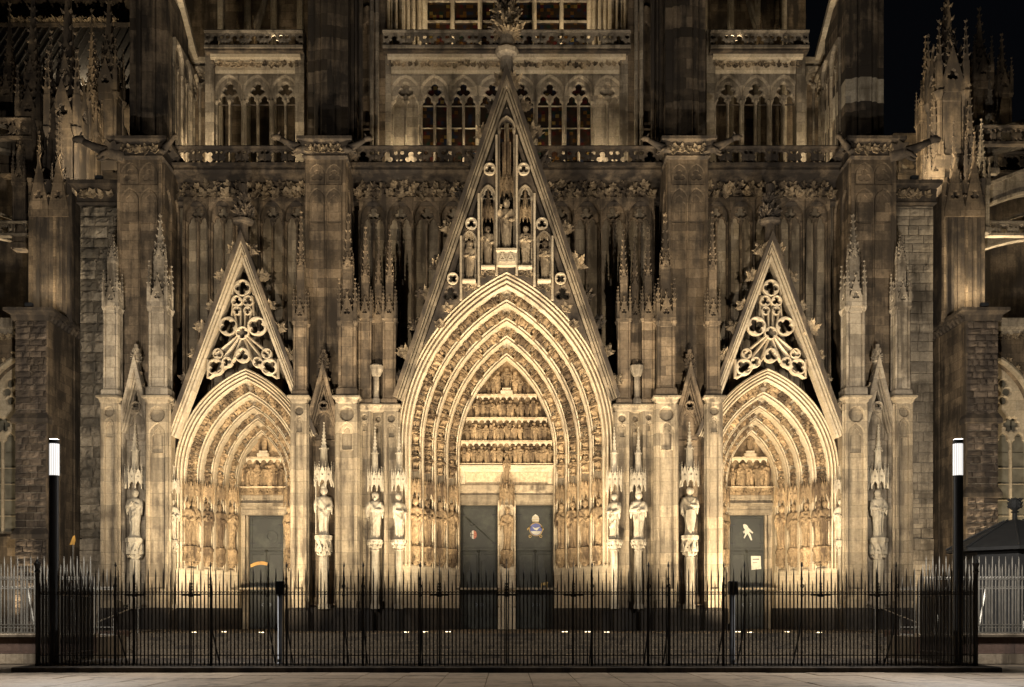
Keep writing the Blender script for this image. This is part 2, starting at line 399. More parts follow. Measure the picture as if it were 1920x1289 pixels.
# draped human figure of height 1, facing -Y
def figure(seed, pose='robe', hat='hair', seg=44, detail=1.0):
    rng = random.Random(seed); mb = MB(); mb.sm = True
    ph = [rng.uniform(0, 6.28) for _ in range(6)]; k1 = rng.choice((7, 8, 9)); lean = rng.uniform(-.018, .018)
    turn = rng.uniform(-.35, .35); twist = rng.uniform(1.5, 4)
    Z = [(0, .128, .105), (.025, .132, .11), (.07, .118, .098), (.14, .112, .092), (.22, .108, .09), (.30, .11, .092), (.38, .116, .094), (.45, .121, .094), (.52, .12, .09), (.58, .112, .083), (.63, .112, .082), (.68, .122, .084), (.73, .133, .084), (.765, .139, .078), (.79, .125, .07), (.808, .082, .056), (.822, .046, .042), (.848, .038, .038), (.868, .046, .05), (.885, .053, .058), (.905, .058, .064), (.925, .06, .067), (.945, .06, .067), (.965, .056, .062), (.982, .043, .049), (.995, .022, .026), (1.0, .004, .004)]
    if detail >= 1: Z = [q for p, r in zip(Z, Z[1:]) for q in ((p, tuple((u + v) / 2 for u, v in zip(p, r))) if p[0] < .8 else (p,))] + [Z[-1]]
    diag = [(rng.uniform(.28, .68), rng.choice((-1, 1)) * rng.uniform(.5, 1.4), rng.uniform(.018, .034)) for _ in range(6)]
    rings = []
    for z, a, b in Z:
        ring = []
        cl = 1.6 * lean * math.sin(z * pi); A = (.34 if z < .3 else .27 if z < .6 else .08 if z < .8 else 0)
        for j in range(seg):
            th = 2 * pi * j / seg; th2 = th
            g1 = 1 - abs(math.sin(k1 * .5 * th + ph[0] + twist * z * .35 + .5 * math.sin(3 * z + ph[2]))) ** .7; g2 = 1 - abs(math.sin(2.5 * th + ph[1] - twist * z * .6)) ** .6
            q = 1.06 - A * (.95 * g1 + .75 * g2)
            x = a * q * math.cos(th) * ((.92 + .3 * min(1, max(0, (z - .1) / .6))) if z < .80 else 1.1); y = b * q * math.sin(th) * (1.1 if z < .82 else 1.05)
            if .1 < z < .8 and math.sin(th) < .3:
                for zc, sl, am in diag: u_ = (z - zc - sl * x - 2.2 * x * x) / .022; y -= am * (math.exp(-u_ * u_) if u_ < 0 else math.exp(-u_ * u_ * 6))
            if z > .85:
                fr = -math.sin(th)
                if fr > .5:
                    y -= .016 * max(0, 1 - abs(z - .915) / .022) * max(0, (fr - .88) / .12)
                    if 'beard' in hat and z < .905: y -= .022 * (fr - .3)
                elif z > .875 and fr < .35: x *= 1.13; y *= 1.16
                cxr = x * math.cos(turn) - y * math.sin(turn); y = x * math.sin(turn) + y * math.cos(turn); x = cxr
            ring.append((x + cl + (.02 * lean / .018 if z > .85 else 0), y, z))
        rings.append(ring)
    mb.loft(rings)
    if 'beard' in hat: mb.tube([(0, -.055, .885), (0, -.068, .85), (0, -.062, .81)], [.035, .03, .008], 6)
    if 'hair' in hat or 'beard' in hat: mb.loft([[(.066 * f * math.cos(2 * pi * j / 10), .012 + .064 * f * math.sin(2 * pi * j / 10), z) for j in range(10)] for f, z in ((.55, .85), (.95, .88), (1.02, .93), (.92, .975), (.5, 1.005), (.05, 1.012))])
    if 'crown' in hat:
        mb.lathe([(.06, .955), (.068, .985), (.05, .985)], 10)
        for k in range(8): a = k * pi / 4; lump(mb, (.064 * math.cos(a), .064 * math.sin(a), .985), (math.cos(a) * .2, math.sin(a) * .2, 1), .045)
    if 'mitre' in hat: mb.loft([[(.062 * f * math.cos(2 * pi * j / 10), .055 * g * math.sin(2 * pi * j / 10), z) for j in range(10)] for f, g, z in ((1, 1.1, .955), (1.12, 1.05, 1.0), (.9, .6, 1.05), (.1, .2, 1.11))])
    if 'hood' in hat: mb.loft([[(.082 * f * math.cos(2 * pi * j / 12), .022 + .075 * f * math.sin(2 * pi * j / 12), z) for j in range(12)] for f, z in ((1.5, .79), (1.1, .84), (1.05, .9), (1.02, .95), (.8, .99), (.1, 1.02))])
    def arm(sx, el, hd):
        s0 = (sx * .118 + lean, 0, .775)
        mb.tube([s0, tuple(Vector(s0).lerp(Vector(el), .5)), el, tuple(Vector(el).lerp(Vector(hd), .6)), hd], [.056, .06, .056, .048, .028], 8)
        # hanging sleeve
        mb.tube([el, tuple(Vector(el) + Vector((0, 0, -.06))), tuple(Vector(el) + Vector((sx * .012, .01, -.16)))], [.045, .036, .008], 6)
        d = (Vector(hd) - Vector(el)).normalized(); h = Vector(hd)
        sd = d.cross(Vector((0, -1, .2))).normalized()
        mb.tube([tuple(h), tuple(h + d * .035)], [.024, .022], 6)
        if detail >= 1:
            for i in range(4):
                b = h + d * .032 + sd * (.008 * (i - 1.5) * 1.6)
                mb.tube([tuple(b), tuple(b + d * (.028 - .004 * abs(i - 1.2)) ), tuple(b + d * .04 + Vector((-sx * .012, 0, -.006)))], [.0062, .006, .003], 4)
            mb.tube([tuple(h + d * .01 - sd * .018), tuple(h + d * .034 - sd * .032)], [.008, .004], 4)
    L = {'robe': ((-.16, -.03, .6), (-.05, -.115, .6)), 'pray': ((-.155, -.03, .62), (-.018, -.12, .70)), 'book': ((-.16, -.02, .60), (-.04, -.13, .64)),
         'staff': ((-.18, -.02, .63), (-.15, -.13, .66)), 'down': ((-.165, .0, .60), (-.15, -.06, .46)), 'bless': ((-.175, -.02, .64), (-.13, -.12, .80))}
    Rr = {'robe': ((.16, -.03, .6), (.06, -.12, .57)), 'pray': ((.155, -.03, .62), (.018, -.12, .70)), 'book': ((.155, -.03, .62), (.05, -.13, .60)),
          'staff': ((.165, -.02, .6), (.07, -.12, .55)), 'down': ((.16, -.03, .6), (.03, -.12, .62)), 'bless': ((.16, -.03, .6), (.07, -.12, .56))}
    arm(-1, *L[pose]); arm(1, *Rr[pose])
    return mb
def attr(kind):                                # hand-held things, unit figure space
    mb = MB()
    if kind == 'book': mb.box(-.05, .06, -.155, -.125, .56, .70)
    if kind == 'staff': mb.tube([(-.15, -.135, .02), (-.15, -.14, 1.08)], .011, 6); mb.tube([(-.15, -.14, 1.08), (-.19, -.14, 1.14), (-.16, -.14, 1.19), (-.12, -.14, 1.15), (-.14, -.14, 1.11)], .012, 5)
    if kind == 'spear': mb.tube([(-.15, -.135, .02), (-.15, -.14, 1.12)], .011, 6); mb.lathe([(.002, 0), (.022, .03), (.002, .12)], 5, (-.15, -.14, 1.1))
    if kind == 'shield':
        o = [(-.1, .52), (-.115, .35), (-.08, .15), (0, .02), (.08, .15), (.115, .35), (.1, .52), (0, .545)]
        mb.plate(o, [], -.175, -.145, 0, True, .012)
    if kind == 'sword': mb.box(-.012, .012, -.145, -.13, .05, .56); mb.box(-.055, .055, -.15, -.125, .55, .57); mb.box(-.01, .01, -.147, -.128, .57, .64)
    if kind == 'globe': mb.lathe([(.004, -.04), (.03, -.028), (.042, 0), (.03, .028), (.004, .04)], 10, (.06, -.15, .62))
    return mb
BASE = {}
FIG = {}
def fig(seed, pose, hat, mat):
    k = (seed, pose, hat, mat)
    if k not in FIG: FIG[k] = figure(seed, pose, hat).mesh('figure', mat)
    return FIG[k]
def statue(label, x, y, z, h, rz, seed, pose='robe', hat='hair', att=None, mat='white_stone', group=None):
    slim = .80 if mat == 'carved_stone' else .95
    o = thing('statue', label, 'statue', M=T(x, y, z) @ Rz(rz) @ Sc(h * slim, h * .95, h), group=group)
    part('figure', fig(seed, pose, hat, mat), o, T(0, 0, .035))
    if mat not in BASE: BASE[mat] = MB().lathe([(.165, 0), (.165, .03), (.14, .04)], 8, rot=pi / 8).mesh('base', mat)
    part('base', BASE[mat], o)
    if att: part({'staff': 'crozier'}.get(att, att), attr(att).mesh(att, mat), o, T(0, 0, .035))
    return o
def canopy_mb(w, h, spired=0.):
    # projecting tabernacle: half-octagon of hanging gablets with spirelets, facing -Y
    mb = MB(); n = 5; r = w / 2
    for k in range(n):
        a = -pi / 2 + (k - 2) * pi / 4.6
        g = MB(); sw = r * .80
        out = [(-sw / 2, h * .12), (-sw * .38, 0), (-sw * .28, h * .16), (0, h * .34), (sw * .28, h * .16), (sw * .38, 0), (sw / 2, h * .12), (sw / 2, h * .5), (0, h * .98), (-sw / 2, h * .5)]
        g.plate(out, [foil(0, h * .55, sw * .18, 4, pi / 4, 3)], 0, .05 * w, 0, True)
        for sg in (-1, 1):
            for t in (.3, .65): lump(g, (sg * sw / 2 * (1 - t), .02, h * (.5 + .48 * t)), (sg, -.4, .2), w * .06)
        lump(g, (0, 0, h * .98), (0, -.3, 1), w * .08)
        mb.join(g, Rz(a + pi / 2) @ T(0, -r, 0))
        b = a + pi / 9.2; cx, cy = r * 1.05 * math.cos(b), r * 1.05 * math.sin(b)
        mb.lathe([(.01, -h * .06), (w * .05, h * .02), (w * .04, h * .6)], 4, (cx, cy, 0)); spire(mb, (cx, cy, h * .6), w * .06, h * .55, 3, w * .045)
    mb.lathe([(r * .85, h * .35), (r * .8, h * .75), (r * .4, h * .95)], 8, (0, 0, 0))
    if spired:
        mb.lathe([(r * .42, h * .9), (r * .36, h * .9 + spired * .45)], 6)
        for k in range(6): lump(mb, (r * .4 * math.cos(k * pi / 3), r * .4 * math.sin(k * pi / 3), h * .9 + spired * .42), (math.cos(k * pi / 3), math.sin(k * pi / 3), 0), w * .09)
        spire(mb, (0, 0, h * .9 + spired * .42), r * .42, spired * .58, 7, w * .09)
    return mb
def console_mb(w, h):
    # bracket under a statue: abacus, foliage bell with little gablets
    mb = MB(); r = w / 2
    mb.lathe([(r * .45, 0), (r * .55, h * .1), (r * .6, h * .45), (r * .88, h * .78), (r * 1.02, h * .84), (r * 1.02, h)], 8, rot=pi / 8)
    for k in range(8):
        a = k * pi / 4 + pi / 8
        g = MB(); sw = r * .62; g.plate([(-sw / 2, h * .25), (sw / 2, h * .25), (sw / 2, h * .4), (0, h * .8), (-sw / 2, h * .4)], [foil(0, h * .42, sw * .2, 3, pi / 2, 3)], 0, .05 * w, 0, True)
        mb.join(g, Rz(a + pi / 2) @ T(0, -r * .92, 0))
        for z in (.12, .25): lump(mb, (r * .6 * math.cos(a), r * .6 * math.sin(a), h * z), (math.cos(a), math.sin(a), 0), w * .15)
    return mb
def capital_mb(w, h):
    mb = MB(); r = w / 2
    mb.lathe([(r * .55, 0), (r * .58, h * .12), (r * .5, h * .16), (r * .6, h * .55), (r * .95, h * .75), (r, h * .82), (r, h)], 8, rot=pi / 8)
    for k in range(8):
        a = k * pi / 4
        for z, q in ((.35, .58), (.6, .72)): lump(mb, (r * q * math.cos(a), r * q * math.sin(a), h * z), (math.cos(a), math.sin(a), 0), w * .2)
    return mb

# ================================================================== ground, stairs and terraces
LAND = .78
g = struct('plaza', MB().box(-400, 400, -300, 300, -.6, -.02).mesh('plaza', 'step_stone'))
rng = random.Random(5)
slab_m = MB().rloft([(-.5, .5, -.5, .5, -.06), (-.5, .5, -.5, .5, -.004), (-.493, .493, -.494, .494, 0)]).mesh('slab', 'paving')
for r in range(6):
    dy = 1.28
    for c in range(-15, 16):
        part('slab', slab_m, g, T(.05 + c * 1.06, -20.76 - dy * r, rng.uniform(-.004, .008)) @ Matrix.Rotation(rng.uniform(-.003, .003), 4, 'X') @ Matrix.Rotation(rng.uniform(-.003, .003), 4, 'Y') @ Sc(1.04, dy - .022, 1))
st = struct('staircase', None)
land = MB().box(-19.5, 19.5, -6, 8, 0, LAND).mesh('landing', 'step_stone'); part('landing', land, st)
for i in range(1, 6):
    part('step', MB().rloft([(-15.2, 15.2, -6 - i, -5 - i + .05, 0), (-15.2, 15.2, -6 - i, -5 - i + .05, LAND - .13 * i - .02), (-15.18, 15.18, -5.98 - i, -5 - i + .05, LAND - .13 * i)]).mesh('step', 'step_stone'), st)
kerb = struct('fence_kerb', MB().rloft([(-13.3, 13.3, -20.1, -14.6, 0), (-13.3, 13.3, -20.1, -14.6, .13), (-13.26, 13.26, -20.06, -14.6, .15)]).mesh('kerb', 'socle_stone'))
for sg in (-1, 1):
    x0, x1 = sorted((sg * 13.05, sg * 60)); tr = struct('terrace', MB().box(x0, x1, -15.0, -12.3, 0, .84).box(*sorted((sg * 15.5, sg * 60)), -12.298, 40, 0, .84).mesh('terrace', 'step_stone'))
    # retaining wall of long blocks in three courses with a coping
    for row, (z0, z1, mt) in enumerate(((0, .32, 'grey_stone'), (.32, .60, 'red_sandstone'), (.60, .85, 'red_sandstone'))):
        x = 13.0; rr = random.Random(row * 7 + sg)
        while x < 24:
            ln = rr.uniform(.9, 1.9)
            a, b = sorted((sg * (x + .006), sg * (x + ln - .006)))
            part('stone_block', MB().box(a, b, -15.25 - .03 * (2 - row), -14.99, z0 + .005, z1 - .005).mesh('block', mt), tr); x += ln
    a, b = sorted((sg * 12.95, sg * 26)); part('coping', MB().rloft([(a, b, -15.36, -14.9, .855), (a, b, -15.38, -14.9, .93), (a, b, -15.34, -14.9, .95)]).mesh('coping', 'grey_stone'), tr)
    a, b = sorted((sg * 15.2, sg * 15.52)); part('cheek_wall', MB().box(a, b, -12.3, -6.05, 0, .9).mesh('cheek_wall', 'red_sandstone'), tr)

# ================================================================== transept front
ROOT = thing('cathedral', 'floodlit gothic cathedral front with three pointed portals and bronze doors', 'cathedral')

def carved_seat(seed):
    # little seated archivolt figure under a canopy; 1 high, faces -Y
    f = figure(seed, random.Random(seed).choice(('robe', 'book', 'pray', 'down')), random.Random(seed + 1).choice(('hair', 'beard', 'crown', 'hood')), 12, .5)
    f.v = [(x * 1.55, y * 1.25 - (.10 * math.exp(-((z - .36) / .10) ** 2) if y < 0 else 0), z * .70) for x, y, z in f.v]
    f.v = [(x, y, .06 + (z if z > .3 else z * .9)) for x, y, z in f.v]
    f.lathe([(.16, 0), (.19, .05), (.17, .07)], 6)
    c = canopy_mb(.44, .22); f.join(c, T(0, .02, .765))
    f.sm = False; return f
SEAT = [carved_seat(s).mesh('archivolt_figure', 'carved_stone') for s in range(101, 108)]
def relief(seed):
    f = figure(seed, random.Random(seed).choice(('robe', 'book', 'pray', 'down', 'bless')), random.Random(seed + 1).choice(('hair', 'beard', 'crown', 'hood')), 12, .5)
    f.v = [(x * 1.25, y * .9, z) for x, y, z in f.v]; return f
REL = [relief(s).mesh('relief_figure', 'carved_stone') for s in range(201, 209)]

def portal(name, cx, w, R, zs, Y0, hood, orders, dy, z_plinth, z_fig, pitch, sides_fig, jamb_h, seed):
    E = part(name, None, ROOT, T(cx, 0, 0)); rng = random.Random(seed)
    prof = [(.02, 4.6), (.02, Y0 + .05), (-.03, Y0)] + [(-f * hood, Y0 + d) for f, d in ((.10, -.05), (.16, .0), (.18, .26), (.24, .28), (.27, .08), (.33, .03), (.40, .06), (.42, .34), (.50, .36), (.53, .17), (.60, .12), (.68, .16), (.70, .42), (.78, .44), (.81, .27), (.88, .23), (.95, .28), (1., .42))]
    n, y = -hood, Y0 + .45; hol = []
    for dn, dbl in orders:
        a = dn * .62
        hol.append((n - a * .5, y + dy * .33, a, dbl))
        prof += [(n, y), (n - a * .05, y + dy * .55), (n - a * .35, y + dy * .78), (n - a, y + dy * .74), (n - a - .01, y + dy * .56), (n - a - dn * .06, y + dy * .44), (n - a - dn * .14, y + dy * .46), (n - a - dn * .16, y + dy * .74), (n - a - dn * .22, y + dy * .76), (n - a - dn * .24, y + dy * .56), (n - a - dn * .31, y + dy * .54), (n - a - dn * .36, y + dy * .62), (n - dn, y + dy * .95)]
        n -= dn; y += dy
    prof += [(n, y + .7)]
    seg = 22
    mb = MB()
    mb.sweep([[(px, yy, pz) for px, pz in arch_path(0, z_plinth - .1, zs, w, R, nn, seg)] for nn, yy in prof])
    part('archivolt_moulding', mb.mesh('archivolt', 'sandstone'), E)
    # figures climbing the hollows
    kk = 0
    for nc, yc, a, dbl in hol:
        for row in range(2 if dbl else 1):
            nn = nc + (a * (.27 - .5 * row) if dbl else 0); sz = a * (1.35 if dbl else 2.2)
            yy = yc - (.10 if row == 0 and dbl else 0) + (.12 if dbl and row else 0)
            r = R + nn; amax = math.acos((R - w) / r); z = z_fig; L = (zs - z_fig) + r * amax; pt = pitch * (.8 if dbl else 1)
            cnt = max(1, int((L - .15) / pt))
            for i in range(cnt):
                d = (i + .02) * (L - .1) / cnt
                for sg in (-1, 1):
                    if sides_fig and sg * sides_fig < 0 and d < (zs - z_fig) * .2: continue
                    if d < zs - z_fig: P = Vector((w + nn, yy, z_fig + d)); tan = Vector((0, 0, 1))
                    else:
                        an = (d - (zs - z_fig)) / r; P = Vector((w - R + r * math.cos(an), yy, zs + r * math.sin(an))); tan = Vector((-math.sin(an), 0, math.cos(an)))
                    P.x *= sg; tan.x *= sg
                    fwd = Vector((sg * .75, 1, 0)); fwd = (fwd - tan * fwd.dot(tan)).normalized()   # local +Y, away from the viewer
                    xx = fwd.cross(tan)
                    M = Matrix.Identity(4)
                    h = (L - .1) / cnt * .98
                    for c_, (vec, sc) in enumerate(((xx, sz * 1.3), (fwd, sz * 1.3), (tan, h))):
                        for q in range(3): M[q][c_] = vec[q] * sc
                    M.translation = P
                    M = M @ Rz(rng.uniform(-.35, .35)) @ Sc(rng.uniform(.9, 1.15), rng.uniform(.95, 1.2), rng.uniform(.92, 1.02))
                    part('archivolt_figure', SEAT[rng.randrange(7)], E, M); kk += 1
    # keystone buds at the tip of each order
    # jamb plinth, splayed
    for sg in (-1, 1):
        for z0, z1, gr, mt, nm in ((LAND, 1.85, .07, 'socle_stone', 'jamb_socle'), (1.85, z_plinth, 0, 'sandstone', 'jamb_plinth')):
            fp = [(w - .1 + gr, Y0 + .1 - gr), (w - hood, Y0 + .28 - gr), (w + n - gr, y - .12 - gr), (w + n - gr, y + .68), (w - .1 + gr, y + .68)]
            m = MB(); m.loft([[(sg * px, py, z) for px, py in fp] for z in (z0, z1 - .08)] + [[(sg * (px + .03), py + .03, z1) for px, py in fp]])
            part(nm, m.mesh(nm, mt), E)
    return E, hol, n, y

# ---------------- central portal
CW, CR, CZ = 5.13, 8.9, 9.6
EC, holC, nC, yC = portal('central_portal', 0, CW, CR, CZ, .8, .6, [(.54, 0)] * 4, .85, 3.9, 8.35, 1.12, 0, 2.3, 11)
XS, SW, SR, SZ = 12.37, 3.4, 5.42, 8.17
ES, holS, nS, yS = portal('side_portal', -XS, SW, SR, SZ, 1.2, .48, [(.56, 1), (.4, 0), (.38, 0), (.38, 0)], .8, 3.75, 7.85, .86, 0, 2.2, 12)

CAN = canopy_mb(.62, 1.0).mesh('canopy', 'carved_stone'); CON = console_mb(.62, .85).mesh('console', 'carved_stone')
def jamb_row(E, cx, w, hol, zfeet, h, sides, hat, labels, seed):
    rng = random.Random(seed); i = 0
    for sg in sides:
        for k, (nc, yc, a, dbl) in enumerate(hol):
            for row in range(2 if dbl else 1):
                nn = nc + (a * (.27 - .55 * row) if dbl else 0); yy = yc - .05 - (.22 if dbl and row == 0 else 0) + (.12 if dbl and row else 0)
                lab = labels.get((sg, k + (0 if not hol[0][3] else (row if k == 0 else 1))), None)
                x = sg * (w + nn)
                sub('canopy', CAN, E, T(x, yy + .05, zfeet + h + .02)); sub('console', CON, E, T(x, yy + .03, zfeet - .85))
                if lab:
                    pose, ht, at, text = lab
                    statue(text, cx + x, yy, zfeet, h, -sg * rng.uniform(.25, .6), seed * 10 + i, pose, ht, at, 'carved_stone', 'statues standing in the portal jambs')
                i += 1
ZF = 4.72
jamb_row(EC, 0, CW, holC, ZF, 2.3, (-1, 1), None, {
    (-1, 0): ('robe', 'hair', None, 'tan carved saint, outermost in the left splay of the central portal'),
    (-1, 1): ('book', 'beard', 'book', 'tan bearded saint with book, second from outside in central portal left splay'),
    (-1, 2): ('robe', 'hood', None, 'tan hooded saint, third from outside in central portal left splay'),
    (-1, 3): ('pray', 'hair', None, 'tan praying saint beside the bronze door with the red and white shield'),
    (1, 3): ('pray', 'hood', None, 'tan praying saint beside the bronze door with the blue roundel'),
    (1, 2): ('book', 'beard', 'book', 'tan bearded saint with book, third from outside in central portal right splay'),
    (1, 1): ('robe', 'hair', None, 'tan saint in robe, second from outside in central portal right splay'),
    (1, 0): ('staff', 'beard', None, 'tan bearded saint, outermost in the right splay of the central portal')}, 31)
for sg, lr, sd in ((-1, 'left', 41), (1, 'right', 51)):
    # outer splay shows all four statues, the inner one only the statue next to the door
    E = ES
    rows = []
    for k, (nc, yc, a, dbl) in enumerate(holS):
        for row in range(2 if dbl else 1):
            rows.append((nc + (a * (.27 - .55 * row) if dbl else 0), yc - .05 - (.22 if dbl and row == 0 else 0) + (.12 if dbl and row else 0)))
    txt = [('robe', 'hair', None, 'tan saint at the outer end of the %s portal splay, its body partly overlapped' % lr), ('robe', 'hood', None, 'tan hooded saint, second from the outer end of the %s portal splay' % lr),
           ('book', 'beard', 'book', 'tan bearded saint with book in the middle of the %s portal splay' % lr), ('down', 'hair', None, 'tan saint with hand on chest, next but one to the %s portal door' % lr),
           ('pray', 'hair', None, 'tan praying saint on the outer side right beside the %s portal door' % lr)]
    for i, ((nn, yy), (po, ht, at, tx)) in enumerate(zip(rows, txt)):
        statue(tx, sg * (XS + SW + nn), yy, ZF, 2.2, -sg * (.3 + .06 * i), sd + i, po, ht, at, 'carved_stone', 'statues standing in the portal jambs')
    nn, yy = rows[-1]
    statue('tan saint half hidden by the pier on the inner side of the %s portal door' % lr, sg * (XS - SW - nn), yy, ZF, 2.2, sg * .5, sd + 7, 'robe', 'hair', None, 'carved_stone', 'statues standing in the portal jambs')
for nn, yy in rows:
    for q in (-1, 1): sub('canopy', CAN, ES, T(q * (SW + nn), yy + .05, ZF + 2.22)); sub('console', CON, ES, T(q * (SW + nn), yy + .03, ZF - .85))

# ---------------- tympana
def tympanum(E, w, R, n, zs, Yt, z_lint, z_door, shelves, door_hw, seed):
    rng = random.Random(seed); hw = w + n
    sub('tympanum_wall', MB().plate(arch_path(0, z_lint, zs, w, R, n, 14), [], Yt, Yt + .3).mesh('tympanum', 'carved_stone'), E)
    def half(z):
        if z <= zs: return hw
        return max((w - R) + math.sqrt(max((R + n) ** 2 - (z - zs) ** 2, 0)), .02)
    for i, (z0, z1) in enumerate(shelves):
        h0 = half(z0 + .05)
        sub('register_ledge', MB().rloft([(-h0, h0, Yt - .12, Yt, z0 - .13), (-h0, h0, Yt - .34, Yt, z0 - .06), (-h0, h0, Yt - .36, Yt, z0 - .01)]).mesh('ledge', 'carved_pale'), E)
        fh = (z1 - z0) * (.80 if i < len(shelves) - 1 else .9); ht = half(z0 + fh) - .08
        if i < len(shelves) - 1:       # band of little hanging arches above the scene
            hh = half(z1) - .02; cnt = max(4, int(2 * hh / .30)); st_ = 2 * hh / cnt
            out = [(-hh, z1 - .02), (-hh, z1 - .22)]
            for c in range(cnt):
                xc = -hh + (c + .5) * st_
                out += [(xc - st_ * .42, z1 - .24), (xc - st_ * .3, z1 - .15), (xc, z1 - .08), (xc + st_ * .3, z1 - .15), (xc + st_ * .42, z1 - .24)]
            out += [(hh, z1 - .22), (hh, z1 - .02)]
            sub('hanging_arcade', MB().plate(out, [], Yt - .26, Yt - .2).mesh('hanging_arcade', 'sandstone'), E)
        cnt = max(3, int(2 * ht / .215))
        if i == len(shelves) - 1:
            f = part('relief_figure', REL[3], E, T(0, Yt - .2, z0 + .22) @ Sc(1.25 * fh / 1.0 if fh < 1 else 1.15))
            sub('throne', MB().box(-.3, .3, Yt - .42, Yt, z0, z0 + .16).box(-.22, .22, Yt - .38, Yt, z0 + .16, z0 + .3).mesh('throne', 'sandstone'), E)
            for sg in (-1, 1):
                for q, (dx, hh) in enumerate(((.42, .72), (.66, .55), (.9, .40))):
                    if dx < half(z0 + hh * fh): part('relief_figure', REL[(q + 2 * sg) % 8], E, T(sg * dx, Yt - .16, z0 + .02) @ Rz(-sg * .5) @ Sc(hh * fh * 1.2))
            continue
        for c in range(cnt):
            x = -ht + (c + .5) * 2 * ht / cnt + rng.uniform(-.05, .05)
            hh = fh * rng.choice((1., .98, .95, .95, .9, .75, .86))
            if abs(x) > half(z0 + hh) - .1: continue
            part('relief_figure', REL[rng.randrange(8)], E, T(x, Yt - .14 - rng.uniform(0, .1), z0) @ Rz(rng.uniform(-.8, .8)) @ Ry(rng.uniform(-.12, .12)) @ Sc(hh * rng.uniform(1., 1.25), hh, hh))
tympanum(EC, CW, CR, nC, CZ, yC + .3, 9.1, 7.1, [(9.2, 10.32), (10.35, 11.5), (11.53, 12.68), (12.7, 14.2)], 2.4, 3)
tympanum(ES, SW, SR, nS, SZ, yS + .3, 7.9, 7.0, [(8.05, 9.5), (9.55, 10.9)], 1.2, 4)
# lintels
YL = yC + .32
for nm, z0, z1, d0, d1, mt in (('lintel_cornice', 8.78, 9.08, .12, .42, 'sandstone'), ('lintel_panel', 8.1, 8.77, .02, .02, 'carved_pale'), ('lintel_moulding', 7.62, 8.09, .02, .22, 'pier_stone'), ('door_head', 7.12, 7.61, .06, .14, 'pier_stone')):
    m = MB().rloft([(-2.4, 2.4, YL - d0, YL + .6, z0), (-2.4, 2.4, YL - d0, YL + .6, z0 + (z1 - z0) * .3), (-2.4, 2.4, YL - d1, YL + .6, z0 + (z1 - z0) * .6), (-2.4, 2.4, YL - d1, YL + .6, z1)])
    if nm == 'lintel_cornice':
        for i in range(26): lump(m, (-2.3 + i * .184, YL - .3, 8.88), (0, -1, -.2), .1)
    sub(nm, m.mesh(nm, mt), EC)
for x0, x1 in ((-2.36, -2.1), (2.1, 2.36)): sub('lintel_end', MB().box(x0, x1, YL - .12, YL, 8.1, 8.77).mesh('lintel_end', 'sandstone'), EC)
YS_ = yS + .32
for nm, z0, z1, d0, d1 in (('lintel_cornice', 7.62, 8.0, .1, .3), ('lintel_panel', 7.22, 7.61, .02, .1), ('lintel_moulding', 6.9, 7.21, .1, .26), ('door_head', 6.62, 6.89, .08, .14)):
    m = MB().rloft([(-1.21, 1.21, YS_ - d0, YS_ + .7, z0), (-1.21, 1.21, YS_ - d0, YS_ + .7, z0 + (z1 - z0) * .35), (-1.21, 1.21, YS_ - d1, YS_ + .7, z0 + (z1 - z0) * .6), (-1.21, 1.21, YS_ - d1, YS_ + .7, z1)])
    if nm in ('lintel_cornice', 'lintel_panel'):
        cnt = 6 if nm == 'lintel_cornice' else 14
        for i in range(cnt):
            x = -1.05 + 2.1 * i / (cnt - 1)
            if cnt == 6: gablet(m, .26, z0 + .02, .34, YS_ - .36, .05, x)
            else: lump(m, (x, YS_ - .08, z0 + .15), (0, -1, 0), .1)
    sub(nm, m.mesh(nm, 'carved_stone' if nm == 'lintel_cornice' else 'pier_stone'), ES)
for q in (-1, 1): sub('door_reveal', MB().box(*sorted((q * 1.0, q * 1.3)), YS_ - .05, YS_ + .7, LAND, 6.62).mesh('door_reveal', 'pier_stone'), ES)
# trumeau with its statue and the small angel on the lintel
sub('trumeau', MB().rloft([(-.44, .44, YL - .35, YL + .6, LAND), (-.44, .44, YL - .35, YL + .6, 1.85), (-.36, .36, YL - .28, YL + .6, 1.95), (-.36, .36, YL - .28, YL + .6, 3.95)]).mesh('trumeau', 'sandstone'), EC)
sub('trumeau', MB().box(-.34, .34, YL - .02, YL + .6, 3.96, 7.6).mesh('trumeau', 'sandstone'), EC)
for q in (-1, 1): sub('colonnette', MB().lathe([(.07, 1.95), (.06, 2.1), (.06, 7.3), (.09, 7.5), (.09, 7.6)], 8, (q * .40, YL - .04, 0)).mesh('colonnette', 'sandstone'), EC)
sub('console', CON, EC, T(0, YL - .3, ZF - .85) @ Sc(1.1, 1.1, 1.)); sub('canopy', CAN, EC, T(0, YL - .28, 7.05) @ Sc(1.15))
statue('tan crowned figure on the pillar between the two central bronze doors', 0, YL - .36, ZF, 2.2, 0, 77, 'robe', 'crown', None, 'carved_stone')
statue('small hooded figure on the lintel above the central door pillar', 0, YL - .36, 8.2, 1.35, 0, 78, 'pray', 'hood', None, 'carved_stone')

